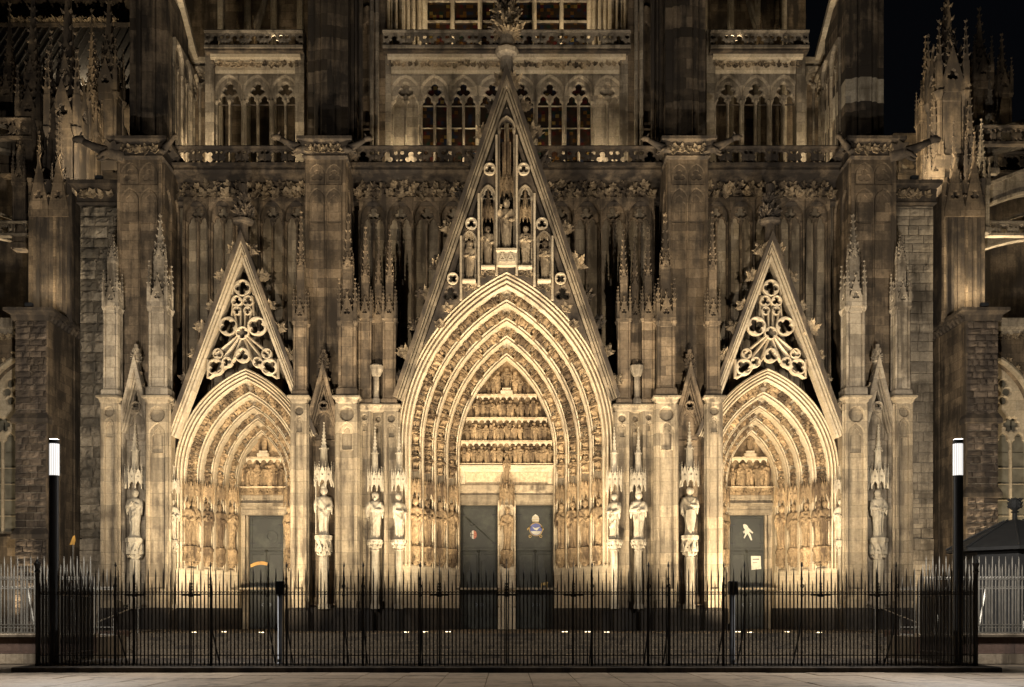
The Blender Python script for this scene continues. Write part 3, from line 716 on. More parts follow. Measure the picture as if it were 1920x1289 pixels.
# ---------------- bronze doors
def emblem(parent, name, loops, mat, y, th=.025, holes=None):
    return sub(name, MB().plate(loops, holes or [], y - th, y).mesh(name, mat), parent)
def door(px0, px1, ptop, Yd, label_mesh):
    x0, x1, z1 = PX(px0, Yd), PX(px1, Yd), PZ(ptop, Yd)
    d = part('bronze_door', MB().box(x0, x1, Yd, Yd + .2, LAND, z1).mesh('door', 'bronze'), ROOT)
    xm = (x0 + x1) / 2; zm = PZ(1034, Yd)
    for a, b, c, e in ((x0 + .04, x1 - .04, zm + .03, z1 - .04), (x0 + .04, xm - .02, LAND + .05, zm - .03), (xm + .02, x1 - .04, LAND + .05, zm - .03)):
        sub('door_panel', MB().plate([(a, c), (b, c), (b, e), (a, e)], [], Yd - .05, Yd + .01, 0, False, .02).mesh('panel', 'bronze'), d)
    sub('boss', MB().lathe([(.07, -.03), (.08, 0), (.05, .05), (.01, .07)], 10).xf(T(xm, Yd - .05, zm) @ Matrix.Rotation(pi / 2, 4, 'X')).mesh('boss', 'bronze'), d)
    for a, b, c, e in ((x0 + .12, x1 - .12, zm + .12, z1 - .12), (x0 + .1, xm - .08, LAND + .6, zm - .12), (xm + .08, x1 - .1, LAND + .6, zm - .12)):
        sub('panel_moulding', MB().plate([(a, c), (b, c), (b, e), (a, e)], [[(a + .05, c + .05), (b - .05, c + .05), (b - .05, e - .05), (a + .05, e - .05)]], Yd - .075, Yd - .045, .015).mesh('panel_moulding', 'bronze'), d)
    for q in (-1, 1):
        sub('ring_handle', MB().plate(circle(xm + q * .16, LAND + 1.25, .085, 14), [circle(xm + q * .16, LAND + 1.25, .06, 14)], Yd - .1, Yd - .06, 0, True).mesh('ring_handle', 'brushed_steel'), d)
        for zz in (LAND + .7, LAND + 2.1, zm + .4, z1 - .5): sub('hinge', MB().box(*sorted(((x0 if q < 0 else x1) - q * .02, (x0 if q < 0 else x1) - q * .3)), Yd - .09, Yd - .045, zz - .03, zz + .03).mesh('hinge', 'wrought_iron'), d)
    # frame mouldings
    for a, b in ((x0 - .12, x0 - .005), (x1 + .005, x1 + .12)):
        sub('door_jamb', MB().box(a, b, Yd - .22, Yd + .15, LAND, z1 + .1).mesh('jamb', 'pier_stone'), d)
    sub('door_lintel', MB().box(x0 - .12, x1 + .12, Yd - .26, Yd + .15, z1 + .105, z1 + .22).mesh('lintel', 'pier_stone'), d)
    return d, x0, x1, z1
YD = yC + .62
dl, x0, x1, z1 = door(862, 934, 948, YD, 0); Ye = YD - .05
def pt(px, py): return (PX(px, Ye), PZ(py, Ye))
def poly(*p): return [pt(a, b) for a, b in p]
dl['label'] = 'left leaf with sword and red and white shield'
cx, cz = pt(888, 1003); r = .19
lw = [(cx + r * math.cos(a) * .85, cz + r * math.sin(a) * 1.15) for a in [pi / 2 + pi * k / 12 for k in range(13)]]
rw = [(cx + .002 + r * math.cos(a) * .85, cz + r * math.sin(a) * 1.15) for a in [-pi / 2 + pi * k / 12 for k in range(13)]]
emblem(dl, 'shield_half', lw, 'enamel_white', Ye); emblem(dl, 'shield_half', rw, 'enamel_red', Ye)
sub('shield_cross', MB().box(cx - .125, cx - .085, Ye - .04, Ye - .02, cz - .2, cz + .2).box(cx - .18, cx - .012, Ye - .043, Ye - .02, cz - .02, cz + .02).mesh('cross', 'ink'), dl)
for i in range(3):
    for j in range(2): sub('shield_charge', MB().plate(circle(cx + .05 + .06 * j, cz + .13 - .11 * i, .018, 6), [], Ye - .035, Ye - .02).mesh('charge', 'gold_leaf'), dl)
sub('sword_relief', MB().tube([(pt(873, 970)[0], Ye - .03, pt(873, 970)[1]), (pt(930, 1022)[0], Ye - .02, pt(930, 1022)[1])], [.035, .01], 5).mesh('sword', 'bronze'), dl)
sub('oval_relief', MB().plate([(pt(886, 984)[0] + .22 * math.cos(a), pt(886, 984)[1] + .12 * math.sin(a)) for a in [2 * pi * k / 16 for k in range(16)]], [[(pt(886, 984)[0] + .15 * math.cos(a), pt(886, 984)[1] + .06 * math.sin(a)) for a in [2 * pi * k / 16 for k in range(16)]]], Ye - .05, Ye).mesh('oval', 'bronze'), dl)
for px_, py_, s_ in ((906, 1046, .3), (877, 1063, .26), (882, 1092, .25), (912, 1130, .2), (890, 1145, .22)):
    c_ = pt(px_, py_); emblem(dl, 'relief_medallion', foil(c_[0], c_[1], s_ * .7, 5, .3, 3), 'bronze', Ye, .05)
dr, x0, x1, z1 = door(967, 1040, 948, YD, 0)
dr['label'] = 'right leaf with blue roundel under a golden tiara'
cx, cz = pt(1005, 993)
emblem(dr, 'roundel_rim', circle(cx, cz, .35, 28), 'gold_leaf', Ye, .03, [circle(cx, cz, .31, 28)])
emblem(dr, 'roundel', circle(cx, cz, .31, 28), 'enamel_blue', Ye, .03)
emblem(dr, 'roundel_dove', [(cx - .2, cz + .14), (cx - .06, cz + .06), (cx + .04, cz + .08), (cx + .2, cz + .12), (cx + .1, cz + .01), (cx + .05, cz - .06), (cx - .04, cz - .03), (cx - .1, cz + .01)], 'enamel_white', Ye - .03)
emblem(dr, 'roundel_ground', [(cx + .28 * math.cos(a), cz + .28 * math.sin(a)) for a in [rad(200 + 14 * k) for k in range(11)]], 'enamel_white', Ye - .03)
cx, cz = pt(1004, 975)
emblem(dr, 'tiara', [(cx - .16, cz - .12), (cx + .16, cz - .12), (cx + .19, cz + .04), (cx + .14, cz + .18), (cx, cz + .28), (cx - .14, cz + .18), (cx - .19, cz + .04)], 'enamel_white', Ye, .05)
for k in range(3): emblem(dr, 'tiara_band', [(cx - .17, cz - .1 + .11 * k), (cx + .17, cz - .1 + .11 * k), (cx + .17, cz - .07 + .11 * k), (cx - .17, cz - .07 + .11 * k)], 'gold_leaf', Ye - .05, .015)
for q in (-1, 1):
    c_ = pt(1004 + q * 10, 1006); emblem(dr, 'ring', circle(c_[0], c_[1], .075, 12), 'gold_leaf', Ye, .03, [circle(c_[0], c_[1], .045, 12)])
    emblem(dr, 'ribbon', [pt(1004 + q * 9, 986), pt(1004 + q * 16, 992), pt(1004 + q * 15, 995), pt(1004 + q * 9, 989)], 'gold_leaf', Ye, .03)
c_ = pt(1021, 1097); c0, c1 = c_
emblem(dr, 'lamb_relief', [(c0 - .16, c1 - .16), (c0 - .12, c1 - .16), (c0 - .1, c1 - .02), (c0 + .06, c1 - .02), (c0 + .1, c1 - .16), (c0 + .14, c1 - .16), (c0 + .14, c1 + .06), (c0 + .2, c1 + .1), (c0 + .14, c1 + .17), (c0, c1 + .12), (c0 - .14, c1 + .1), (c0 - .19, c1 + .02)], 'gold_leaf', Ye, .05)
for px_, py_, s_ in ((985, 1052, .28), (1012, 1142, .22)):
    c_ = pt(px_, py_); emblem(dr, 'relief_medallion', foil(c_[0], c_[1], s_ * .7, 5, .6, 3), 'bronze', Ye, .05)
YDS = yS + .62
dsl, x0, x1, z1 = door(468, 533, 967, YDS, 0); Ye = YDS - .05
dsl['label'] = 'dark door with engraved globe and a golden arc'
c_ = pt(509, 1008); emblem(dsl, 'globe_disc', circle(c_[0], c_[1], .34, 24), 'bronze', Ye, .06, [circle(c_[0] + .02, c_[1] + .06, .22, 20)])
a_ = [pt(470 + 32 * k / 8, 1062 - 9 * math.sin(pi * (.12 + .62 * k / 8))) for k in range(9)]
emblem(dsl, 'golden_arc', a_ + [(x, z - .17) for x, z in a_[::-1]], 'orange_paint', Ye, .03)
dsr, x0, x1, z1 = door(1367, 1432, 967, YDS, 0)
dsr['label'] = 'dark door with a pale hand relief'
hand = [(1393, 984), (1396, 983), (1400, 985), (1403, 990), (1412, 999), (1411, 1001), (1403, 996), (1407, 1003), (1410, 1013), (1408, 1014), (1403, 1004), (1401, 1001), (1398, 1006), (1396, 1010), (1394, 1009), (1397, 1002), (1396, 999), (1394, 1001), (1393, 997), (1397, 994), (1394, 990)]
emblem(dsr, 'hand_relief', poly(*hand), 'enamel_white', Ye, .04)
nt_ = thing('paper_notice', 'pale paper notice taped to the right side door', 'notice', mesh=MB().plate(poly((1408, 1043), (1426, 1043), (1427, 1067), (1409, 1069)), [], Ye - .02, Ye - .002).mesh('notice', 'paper'))
part('printed_line', MB().plate(poly((1411, 1048), (1423, 1048), (1423, 1050), (1411, 1050)), [], Ye - .024, Ye - .021).mesh('line', 'ink'), nt_)
part('printed_line', MB().plate(poly((1411, 1055), (1420, 1055), (1420, 1056), (1411, 1056)), [], Ye - .024, Ye - .021).mesh('line', 'ink'), nt_)
mirror(ES)

# ---------------- gables
def rake(parent, ax, az, k, zb, y0, y1, th, mat, mats='sandstone'):
    # two sloping bars of a gable, each with a dark coping slab and a pale roll; k = half width per metre of height
    L = math.hypot(1, k); 
    for sg in (-1, 1):
        m = MB(); nx, nz = 1 / L, k / L                       # outward normal of the right rake
        def q(d, z): return (sg * (k * (az - z) + d * nx), d * nz + z)
        def strip(d0, d1, ya, yb):
            a0, a1 = q(d0, zb), q(d1, zb)
            t0 = (0, az + d0 * L / k) ; t1 = (0, az + d1 * L / k)
            lo = [(a0[0] , a0[1]), (a1[0], a1[1]), t1, t0]
            m.loft([[(x + ax, ya, z) for x, z in lo], [(x + ax, yb, z) for x, z in lo]])
        strip(-.02, .14, y0 - .12, y1 + .1)
        sub('rake_coping', m.mesh('coping', mat), parent)
        m = MB(); strip(-.08 * th, -.02, y0, y1); strip(-.13 * th, -.08 * th, y0 + .35, y1); strip(-.22 * th, -.13 * th, y0 + .06, y1); strip(-.27 * th, -.22 * th, y0 + .4, y1); strip(-.40 * th, -.27 * th, y0 + .18, y1)
        sub('rake_moulding', m.mesh('rake', mats), parent)
def crockets(parent, ax, az, k, zs, y, size, seed, meshes):
    rng = random.Random(seed)
    for sg in (-1, 1):
        for z in zs:
            x = ax + sg * (k * (az - z) - .02)
            M = T(x, y, z + rng.uniform(-.1, .1)) @ (Matrix() if sg > 0 else Matrix.Diagonal((-1, 1, 1, 1))) @ Ry(rng.uniform(-.3, .1)) @ Rz(rng.uniform(-.3, .3)) @ Sc(size * rng.uniform(.85, 1.15))
            sub('crocket', meshes[rng.randrange(len(meshes))], parent, M)
YG = .4
# side gable
GS = part('side_gable', None, ROOT, T(-XS, 0, 0)); zA = PZ(448, YG); kS = .372
rake(GS, 0, zA, kS, PZ(815, YG), YG, YG + .75, .85, 'sooty_stone')
crockets(GS, 0, zA, kS, [zA - d for d in (.6, 1.85, 3.1, 4.3, 5.5, 6.7, 7.9)], YG + .2, .72, 2, CROCKL)
sub('finial', finial_mb(2.9, 1.25, 4).mesh('finial', 'sooty_stone'), GS, T(0, YG + .35, zA - .1))
def gp(x, y): return ((x - 452) / sc_(YG), PZ(y, YG))
def ring(parent, x, y, r, n, rot=pi / 2, hub=0.):
    c = gp(x, y); r /= sc_(YG)
    sub('foil_ring', MB().plate(circle(c[0], c[1], r, 24), [foil(c[0], c[1], r * .83, n, rot, 6)], YG + .18, YG + .45, r * .05, True, r * .07).mesh('foil_ring', 'sandstone'), parent)
def bar(parent, p, q, wd=.09):
    wd *= .72
    a, b = gp(*p), gp(*q); d = Vector((b[0] - a[0], b[1] - a[1])).normalized(); nx, nz = -d.y * wd, d.x * wd
    sub('tracery_bar', MB().loft([[(a[0] + nx, YG + .3, a[1] + nz), (a[0], YG + .2, a[1]), (a[0] - nx, YG + .3, a[1] - nz), (a[0] - nx, YG + .5, a[1] - nz), (a[0] + nx, YG + .5, a[1] + nz)],
                                 [(b[0] + nx, YG + .3, b[1] + nz), (b[0], YG + .2, b[1]), (b[0] - nx, YG + .3, b[1] - nz), (b[0] - nx, YG + .5, b[1] - nz), (b[0] + nx, YG + .5, b[1] + nz)]]).mesh('bar', 'sandstone'), parent)
ring(GS, 452, 537, 16, 4); ring(GS, 452, 622, 12.5, 4)
for q in (-1, 1):
    m_ = lambda x: 452 + q * x
    ring(GS, m_(10.5), 562, 10.5, 3); ring(GS, m_(10), 580, 8, 3, -pi / 2)
    ring(GS, m_(27), 609, 18, 4, pi / 4 + q * .3); ring(GS, m_(50.5), 686, 16, 4, pi / 4); ring(GS, m_(46), 661, 10, 3, q * .6); ring(GS, m_(29), 677, 10, 3, q * 2.)
    bar(GS, (m_(4), 612), (m_(4), 574), .06); bar(GS, (m_(9), 618), (m_(17), 578), .07); bar(GS, (m_(17), 552), (m_(21), 590), .06)
    bar(GS, (m_(10), 628), (m_(52), 662)); bar(GS, (m_(8), 632), (m_(36), 668)); bar(GS, (m_(4), 634), (m_(18), 672), .07)
    bar(GS, (m_(14), 520), (m_(20), 548), .06); bar(GS, (m_(0), 648), (m_(20), 676), .07); bar(GS, (m_(20), 678), (m_(64), 706), .08); bar(GS, (m_(66), 672), (m_(66), 706), .08)
ring(GS, 452, 664, 14, 3)
mirror(GS)
# central gable
GC = part('central_gable', None, ROOT); zB = PZ(138, YG); kC = .342
rake(GC, 0, zB, kC, PZ(745, YG), YG, YG + .9, .85, 'sooty_stone', 'pier_stone')
crockets(GC, 0, zB, kC, [PZ(v, YG) for v in (150, 200, 250, 302, 362, 430, 495, 555, 612, 668, 712)], YG + .3, .88, 7, CROCKL + CROCK[:1])
sub('finial_shaft', MB().lathe([(.42, zB - .6), (.3, zB + .4), (.3, PZ(100, YG)), (.52, PZ(94, YG)), (.56, PZ(86, YG)), (.36, PZ(78, YG)), (.3, PZ(60, YG)), (.22, PZ(-40, YG))], 8, (0, YG + .45, 0)).mesh('finial_shaft', 'grey_stone'), GC)
for i, (v, s_, k) in enumerate(((52, 1.05, 6), (22, .9, 6), (2, .7, 6), (-20, .6, 5))):
    for j in range(k): sub('finial_leaf', (CROCKL + CROCK)[(i + j) % 4], GC, T(0, YG + .45, PZ(v, YG)) @ Rz(j * 2 * pi / k + .3 + i * .5) @ Sc(s_))
# niche screen under the rakes, cut along the arch below
def arch_z(x): return CZ + math.sqrt((CR + .02) ** 2 - (abs(x) - (CW - CR)) ** 2)
outl = []
xs = 0
zz = PZ(700, YG)
while True:
    xr = kC * (zB - zz) - .40
    if xr < 4.9 and arch_z(xr) <= zz + .02: break
    zz += .05
xr = kC * (zB - zz) - .40
bot = [(-xr + 2 * xr * i / 24, arch_z(-xr + 2 * xr * i / 24) - .02) for i in range(25)]
outl = bot + [(.1, zB - 1.5), (-.1, zB - 1.5)]
def g2(x, y): return (PX(x, YG), PZ(y, YG))
holes = []
def hp(f, x, *a): return f
def niche(x0, x1, ytop, ybot):
    a, b = g2(x0, ybot)[0], g2(x1, ybot)[0]; w = (b - a) / 2; c = (a + b) / 2; z1 = PZ(ytop, YG); return lancet(c, PZ(ybot, YG), z1 - w * 1.55, w, 1.7)
holes.append(niche(936, 964, 216, 466))
for q in (-1, 1):
    mm = lambda x: 950 + q * (x - 950)
    holes.append(niche(*sorted((mm(903), mm(927))), 346, 494)); holes.append(niche(*sorted((mm(868), mm(891))), 432, 520))
    for x, y, r in ((918, 314, 10.5), (883.5, 417, 10.5), (848.5, 520, 10)):
        c = g2(mm(x), y); holes.append(circle(c[0], c[1], r / sc_(YG), 18))
    c = g2(mm(844), 547); holes.append(foil(c[0], c[1], 13.5 / sc_(YG), 3, pi / 2, 5))
    for tri in (((850, 507), (861, 507), (861, 476)), ((884, 403), (894.5, 403), (894.5, 372)), ((919, 300), (929, 300), (929, 270))): holes.append([g2(mm(a), b) for a, b in tri])
sub('niche_screen', MB().plate(outl, holes, YG + .30, YG + .7, .06, True).mesh('screen', 'sooty_stone'), GC)
for x, y, r in ((848.5, 520, 10), (883.5, 417, 10.5), (918, 314, 10.5)):
    for q in (-1, 1):
        c = g2(950 + q * (x - 950), y); r_ = r / sc_(YG)
        sub('roundel', MB().plate(circle(c[0], c[1], r_ * 1.08, 20), [foil(c[0], c[1], r_ * .84, 4 if y > 500 else 3, pi / 4 if y > 500 else pi / 2, 5)], YG + .13, YG + .4, .03).mesh('roundel', 'sandstone'), GC)
# vertical ribs, ledges and niche floors of the screen
for q in (-1, 1):
    for x, ya, yb in ((931, 250, 505), (897.5, 360, 530), (864, 440, 562)):
        c = PX(950 + q * (x - 950), YG); zt = min(PZ(ya, YG), zB - (abs(c) + .42) / kC)
        sub('screen_rib', MB().lathe([(.075, arch_z(c) - .05), (.06, arch_z(c) + .3), (.06, zt)], 6, (c, YG + .2, 0)).mesh('rib', 'sandstone'), GC)
    for x0, x1, y in ((902, 928, 498), (867, 892, 524)):
        a, b = sorted((PX(950 + q * (x0 - 950), YG), PX(950 + q * (x1 - 950), YG)))
        sub('niche_ledge', MB().rloft([(a, b, YG + .1, YG + .75, PZ(y + 6, YG)), (a, b, YG - .05, YG + .75, PZ(y + 3, YG)), (a, b, YG - .05, YG + .75, PZ(y, YG))]).mesh('ledge', 'sandstone'), GC)
a, b = PX(932, YG), PX(968, YG)
m = MB().rloft([(a, b, YG + .0, YG + .75, PZ(498, YG)), (a, b, YG + .0, YG + .75, PZ(474, YG)), (a - .05, b + .05, YG - .12, YG + .75, PZ(471, YG)), (a - .05, b + .05, YG - .12, YG + .75, PZ(467, YG))])
for i in range(2): gablet(m, .34, PZ(492, YG), .5, YG - .07, .06, -.2 + .4 * i)
sub('niche_pedestal', m.mesh('pedestal', 'sandstone'), GC)
for q in (-1, 1):
    for x, y in ((907, 511), (922, 508), (873, 537), (887, 535)): sub('carved_leaf', ROS[(x + y) % 5], GC, T(PX(950 + q * (x - 950), YG), YG + .26, PZ(y, YG)) @ Ry(x * 1.3) @ Sc(.42))
    for x, y in ((838, 575), (824, 606)): sub('carved_leaf', ROS[(x + y) % 5], GC, T(PX(950 + q * (x - 950), YG), YG + .28, PZ(y, YG)) @ Ry(x * 1.3) @ Sc(.55))
for x0, x1, yt, yb in [(936, 964, 216, 466)] + [tuple(sorted((950 + q * (a - 950), 950 + q * (b - 950)))) + (t_, b_) for q in (-1, 1) for a, b, t_, b_ in ((903, 927, 346, 494), (868, 891, 432, 520))]:
    a, b = PX(x0, YG), PX(x1, YG); w_ = (b - a) / 2; c_ = (a + b) / 2; zt_ = PZ(yt, YG); zs_ = zt_ - w_ * 1.55; zb_ = PZ(yb, YG)
    for xx in (a, b): sub('niche_colonnette', MB().lathe([(.07, zb_), (.07, zb_ + .2), (.045, zb_ + .25), (.045, zs_ - .25), (.09, zs_ - .1), (.09, zs_), (.045, zs_ + .02)], 6, (xx, YG + .26, 0)).mesh('colonnette', 'pier_stone'), GC)
    sub('niche_hood', MB().sweep([[(x, yy, z) for x, z in arch_path(c_, zs_, zs_, w_, w_ * 1.7, nn, 7)] for nn, yy in ((-.01, YG + .4), (-.01, YG + .2), (.05, YG + .16), (.1, YG + .2), (.1, YG + .4))]).mesh('hood', 'pier_stone'), GC)
    if yt > 300: sub('niche_cusp', MB().plate(arch_path(c_, zs_ - .05, zs_, w_ - .01, w_ * 1.7 - .01, 0, 7), [cusped(c_, zs_ - .04, zs_ - .02, w_ * .78)], YG + .34, YG + .46, .02).mesh('cusp', 'sandstone'), GC)
for q in (-1, 1): sub('canopy', canopy_mb(.5, .55).mesh('canopy', 'carved_pale'), GC, T(PX(950 + q * 70.5, YG), YG + .45, PZ(447, YG)))
CANG = canopy_mb(.66, 1.0, 2.0).mesh('canopy', 'carved_stone'); CANG2 = canopy_mb(.56, .8, .9).mesh('canopy', 'carved_stone')
sub('canopy', CANG, GC, T(0, YG + .35, PZ(366, YG)))
sub('canopy_tower', MB().box(-.2, .2, YG + .25, YG + .65, PZ(330, YG), PZ(262, YG)).box(-.1, -.04, YG + .15, YG + .3, PZ(330, YG), PZ(240, YG)).box(.04, .1, YG + .15, YG + .3, PZ(330, YG), PZ(240, YG)).mesh('tower', 'carved_stone'), GC)
for q in (-1, 1): sub('canopy', CANG2, GC, T(PX(950 + q * 35, YG), YG + .35, PZ(414, YG)))
for x, yb, yt, po, ht, at, sd, tx in ((950, 466, 370, 'bless', 'crown', None, 61, 'crowned blessing figure in the topmost middle niche of the central gable'), (915, 497, 419, 'staff', 'beard', 'spear', 62, 'bearded figure with spear, left of the crowned figure in the central gable'),
                                     (985.5, 497, 419, 'book', 'hair', 'book', 63, 'figure with bright book, right of the crowned figure in the central gable'), (879.5, 524, 447, 'robe', 'hood', None, 64, 'hooded figure in the lowest left niche of the central gable'),
                                     (1021.5, 524, 447, 'book', 'beard', 'book', 65, 'bearded figure with book in the lowest right niche of the central gable')):
    statue(tx, PX(x, YG), YG + .38, PZ(yb, YG), (yb - yt) / sc_(YG) * .97, 0, sd, po, ht, at, 'carved_pale', 'statues in the niches of the central gable')

# ---------------- piers between the portals
def panelled(parent, x0, x1, y0, y1, z0, z1, mat, name='pillar', roundel=True, socle=True):
    # square pillar whose front carries a sunk lancet panel with a roundel above it
    w = x1 - x0; m = MB(); zb = 1.85 if socle else z0
    m.box(x0, x1, y0 + .19, y1, zb, z1)
    p = part(name, m.mesh(name, mat), parent)
    cx = (x0 + x1) / 2; hw = w / 2 - .13; hl = []
    zt = z1 - .1
    if roundel: hl.append(circle(cx, z1 - .15 - hw, hw, 14)); zt = z1 - .25 - 2 * hw
    hl.append(lancet(cx, zb + .9, zt - hw * 1.5, hw, 1.6, 5))
    sub('sunk_panel', MB().plate([(x0, zb), (x1, zb), (x1, z1), (x0, z1)], hl, y0, y0 + .2, .05).mesh('sunk_panel', mat), p)
    sub('panel_tracery', MB().plate(lancet(cx, zt - hw * 4, zt - hw * 1.5, hw - .004, 1.6, 5), [cusped(cx, zt - hw * 3.9, zt - hw * 1.9, hw * .72)], y0 + .08, y0 + .18, .02).mesh('panel_tracery', mat), p)
    for xx in (x0, x1):
        for dx, dy_ in ((0, .03), (-.07 if xx == x0 else .07, .2)): sub('corner_roll', MB().lathe([(.085, zb + .3), (.062, zb + .4), (.062, z1)], 6, (xx + dx, y0 + dy_, 0)).mesh('roll', mat), p)
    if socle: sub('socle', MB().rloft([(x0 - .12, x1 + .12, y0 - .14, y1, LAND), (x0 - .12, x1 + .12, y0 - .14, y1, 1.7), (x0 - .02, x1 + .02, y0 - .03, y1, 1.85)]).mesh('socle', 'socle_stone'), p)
    return p
def cap(parent, x0, x1, y0, y1, z0, z1, ov=.2, mat='pier_stone', teeth=True):
    m = MB(); h = z1 - z0
    m.rloft([(x0, x1, y0, y1, z0), (x0 - ov * .3, x1 + ov * .3, y0 - ov * .3, y1, z0 + h * .2), (x0 - ov * .45, x1 + ov * .45, y0 - ov * .45, y1, z0 + h * .5), (x0 - ov, x1 + ov, y0 - ov, y1, z0 + h * .72), (x0 - ov, x1 + ov, y0 - ov, y1, z0 + h * .9), (x0 - ov * .8, x1 + ov * .8, y0 - ov * .8, y1, z1)])
    if teeth:
        n = max(3, int((x1 - x0) / .14))
        for i in range(n): lump(m, (x0 + (x1 - x0) * (i + .5) / n, y0 - ov * .5, z0 + h * .52), (0, -1, 0), .09)
    return part('cap', m.mesh('cap', mat), parent)
SHS = canopy_mb(.85, .95, 2.1).mesh('canopy', 'white_stone'); KON = console_mb(.85, 1.0).mesh('console', 'white_stone'); KAP = capital_mb(.75, .5).mesh('capital', 'white_stone')
def shaft_mesh(r, z0, z1, mat, n=8): return MB().lathe([(r * 1.3, z0), (r * 1.3, z0 + .15), (r, z0 + .25), (r, z1)], n).mesh('column', mat)
def niche_bay(parent, x0, x1, Yb, z1, cx, gtop, fint, mat):
    # recessed arch with an open steep gable between two pillars
    w = (x1 - x0) / 2; c = (x0 + x1) / 2; zs = z1 - w * 1.35
    part('niche_wall', MB().box(x0, x1, Yb, Yb + .5, LAND, z1).mesh('niche_wall', mat), parent)
    part('niche_arch', MB().plate([(x0, 2.0), (x1, 2.0), (x1, z1 + .05), (x0, z1 + .05)], [lancet(c, 2.05, zs, w * .80, 1.6)], Yb - .3, Yb + .05, .08).mesh('niche_arch', mat), parent)
    part('niche_tracery', MB().plate(arch_path(c, zs - .5, zs, w * .8, w * 1.28, 0, 7), [cusped(c, zs - .45, zs - .05, w * .62)], Yb - .14, Yb + .02, .03).mesh('niche_tracery', mat), parent)
    e = part('gablet', None, parent, T(c, 0, 0)); zb = z1 - 1.1; h = gtop - zb; k = w * 1.02 / h
    rake(e, 0, gtop, k, zb, Yb - .55, Yb - .15, .6, mat, mat)
    r_ = w * .34; zc = z1 + r_ * .3
    sub('foil_ring', MB().plate(circle(0, zc, r_, 16), [foil(0, zc, r_ * .76, 4, pi / 4, 4)], Yb - .5, Yb - .2, .03, True).mesh('ring', mat), e)
    crockets(e, 0, gtop, k, [gtop - .35, gtop - .95, gtop - 1.5], Yb - .35, .34, int(c * 10), CROCKL)
    sub('finial', finial_mb(fint - gtop + .2, .62, 3).mesh('finial', mat), e, T(0, Yb - .35, gtop - .15))
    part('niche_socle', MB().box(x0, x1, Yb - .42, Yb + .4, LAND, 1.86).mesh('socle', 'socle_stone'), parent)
P1 = part('outer_pier', None, ROOT); P2 = part('inner_pier', None, ROOT); P3 = part('jamb_pier', None, ROOT)
zc0, zc1 = PZ(757, 0), PZ(742, 0)
# outer pier
xa, xb, xc, xd = PX(190, 0), PX(218, 0), PX(275, 0), PX(313, 0)
panelled(P1, xa, xb, 0, 1.2, LAND, zc0, 'pier_stone'); panelled(P1, xc, xd, 0, 1.2, LAND, zc0, 'pier_stone')
cap(P1, xa, xb, 0, 1.2, zc0, zc1); cap(P1, xc, xd, 0, 1.2, zc0, zc1)
niche_bay(P1, xb, xc, .95, zc0 - .1, 0, PZ(690, .5), PZ(645, .5), 'grey_stone')
part('pier_core', MB().box(xa + .02, xd - .02, 1.2, 4.5, LAND, zc1 - .2).mesh('core', 'brown_ashlar'), P1)
sx = PX(252, .35)
part('column', shaft_mesh(.24, 1.8, PZ(1050, .35), 'white_stone'), P1, T(sx, .4, 0)); part('console', KON, P1, T(sx, .4, PZ(1050, .35))); part('canopy', SHS, P1, T(sx, .42, PZ(916, .35)))
# extra slim shaft with a statue at the portal edge
ex = PX(322, .9)
part('column', shaft_mesh(.15, 1.8, PZ(1042, .9), 'white_stone'), P1, T(ex, .95, 0)); part('capital', KAP, P1, T(ex, .95, PZ(1042, .9)) @ Sc(.85, .85, 1.3)); part('canopy', SHS, P1, T(ex, .95, PZ(925, .9)) @ Sc(.72))
for (a, b, pz_) in ((xa, xb, 440), (xc, xd, 402)):
    w = min(b - a, .85) - .06
    z0 = zc1; hs = PZ(572, .3) - z0; h2 = 2.3; pinnacle(P1, (a + b) / 2, .5, z0 - .02, w, hs, h2, PZ(pz_, .3) - z0 - hs - h2, mirrored=False)
# inner pier
xa, xb, xc, xd = PX(548, 0), PX(573, 0), PX(632, 0), PX(668, 0)
panelled(P2, xa, xb, 0, 1.2, LAND, zc0, 'pier_stone'); panelled(P2, xc, xd, 0, 1.2, LAND, zc0, 'pier_stone')
cap(P2, xa, xb, 0, 1.2, zc0, zc1); cap(P2, xc, xd, 0, 1.2, zc0, zc1)
niche_bay(P2, xb, xc, .95, zc0 - .1, 0, PZ(700, .5), PZ(655, .5), 'brown_ashlar')
part('pier_core', MB().box(xa + .02, xd - .02, 1.2, 5.2, LAND, zc1 - .2).mesh('core', 'brown_ashlar'), P2)
sx2 = PX(607, .35)
part('column', shaft_mesh(.24, 1.8, PZ(1045, .35), 'white_stone'), P2, T(sx2, .4, 0)); part('console', KON, P2, T(sx2, .4, PZ(1045, .35))); part('canopy', SHS, P2, T(sx2, .42, PZ(912, .35)))
for (a, b, pz_) in ((xa, xb, 395), (xc, xd, 400)):
    w = min(b - a, .8) - .06
    z0 = zc1; hs = PZ(600, .3) - z0; h2 = 2.6; pinnacle(P2, (a + b) / 2, .5, z0 - .02, w, hs, h2, PZ(pz_, .3) - z0 - hs - h2, 'brown_ashlar', mirrored=False)
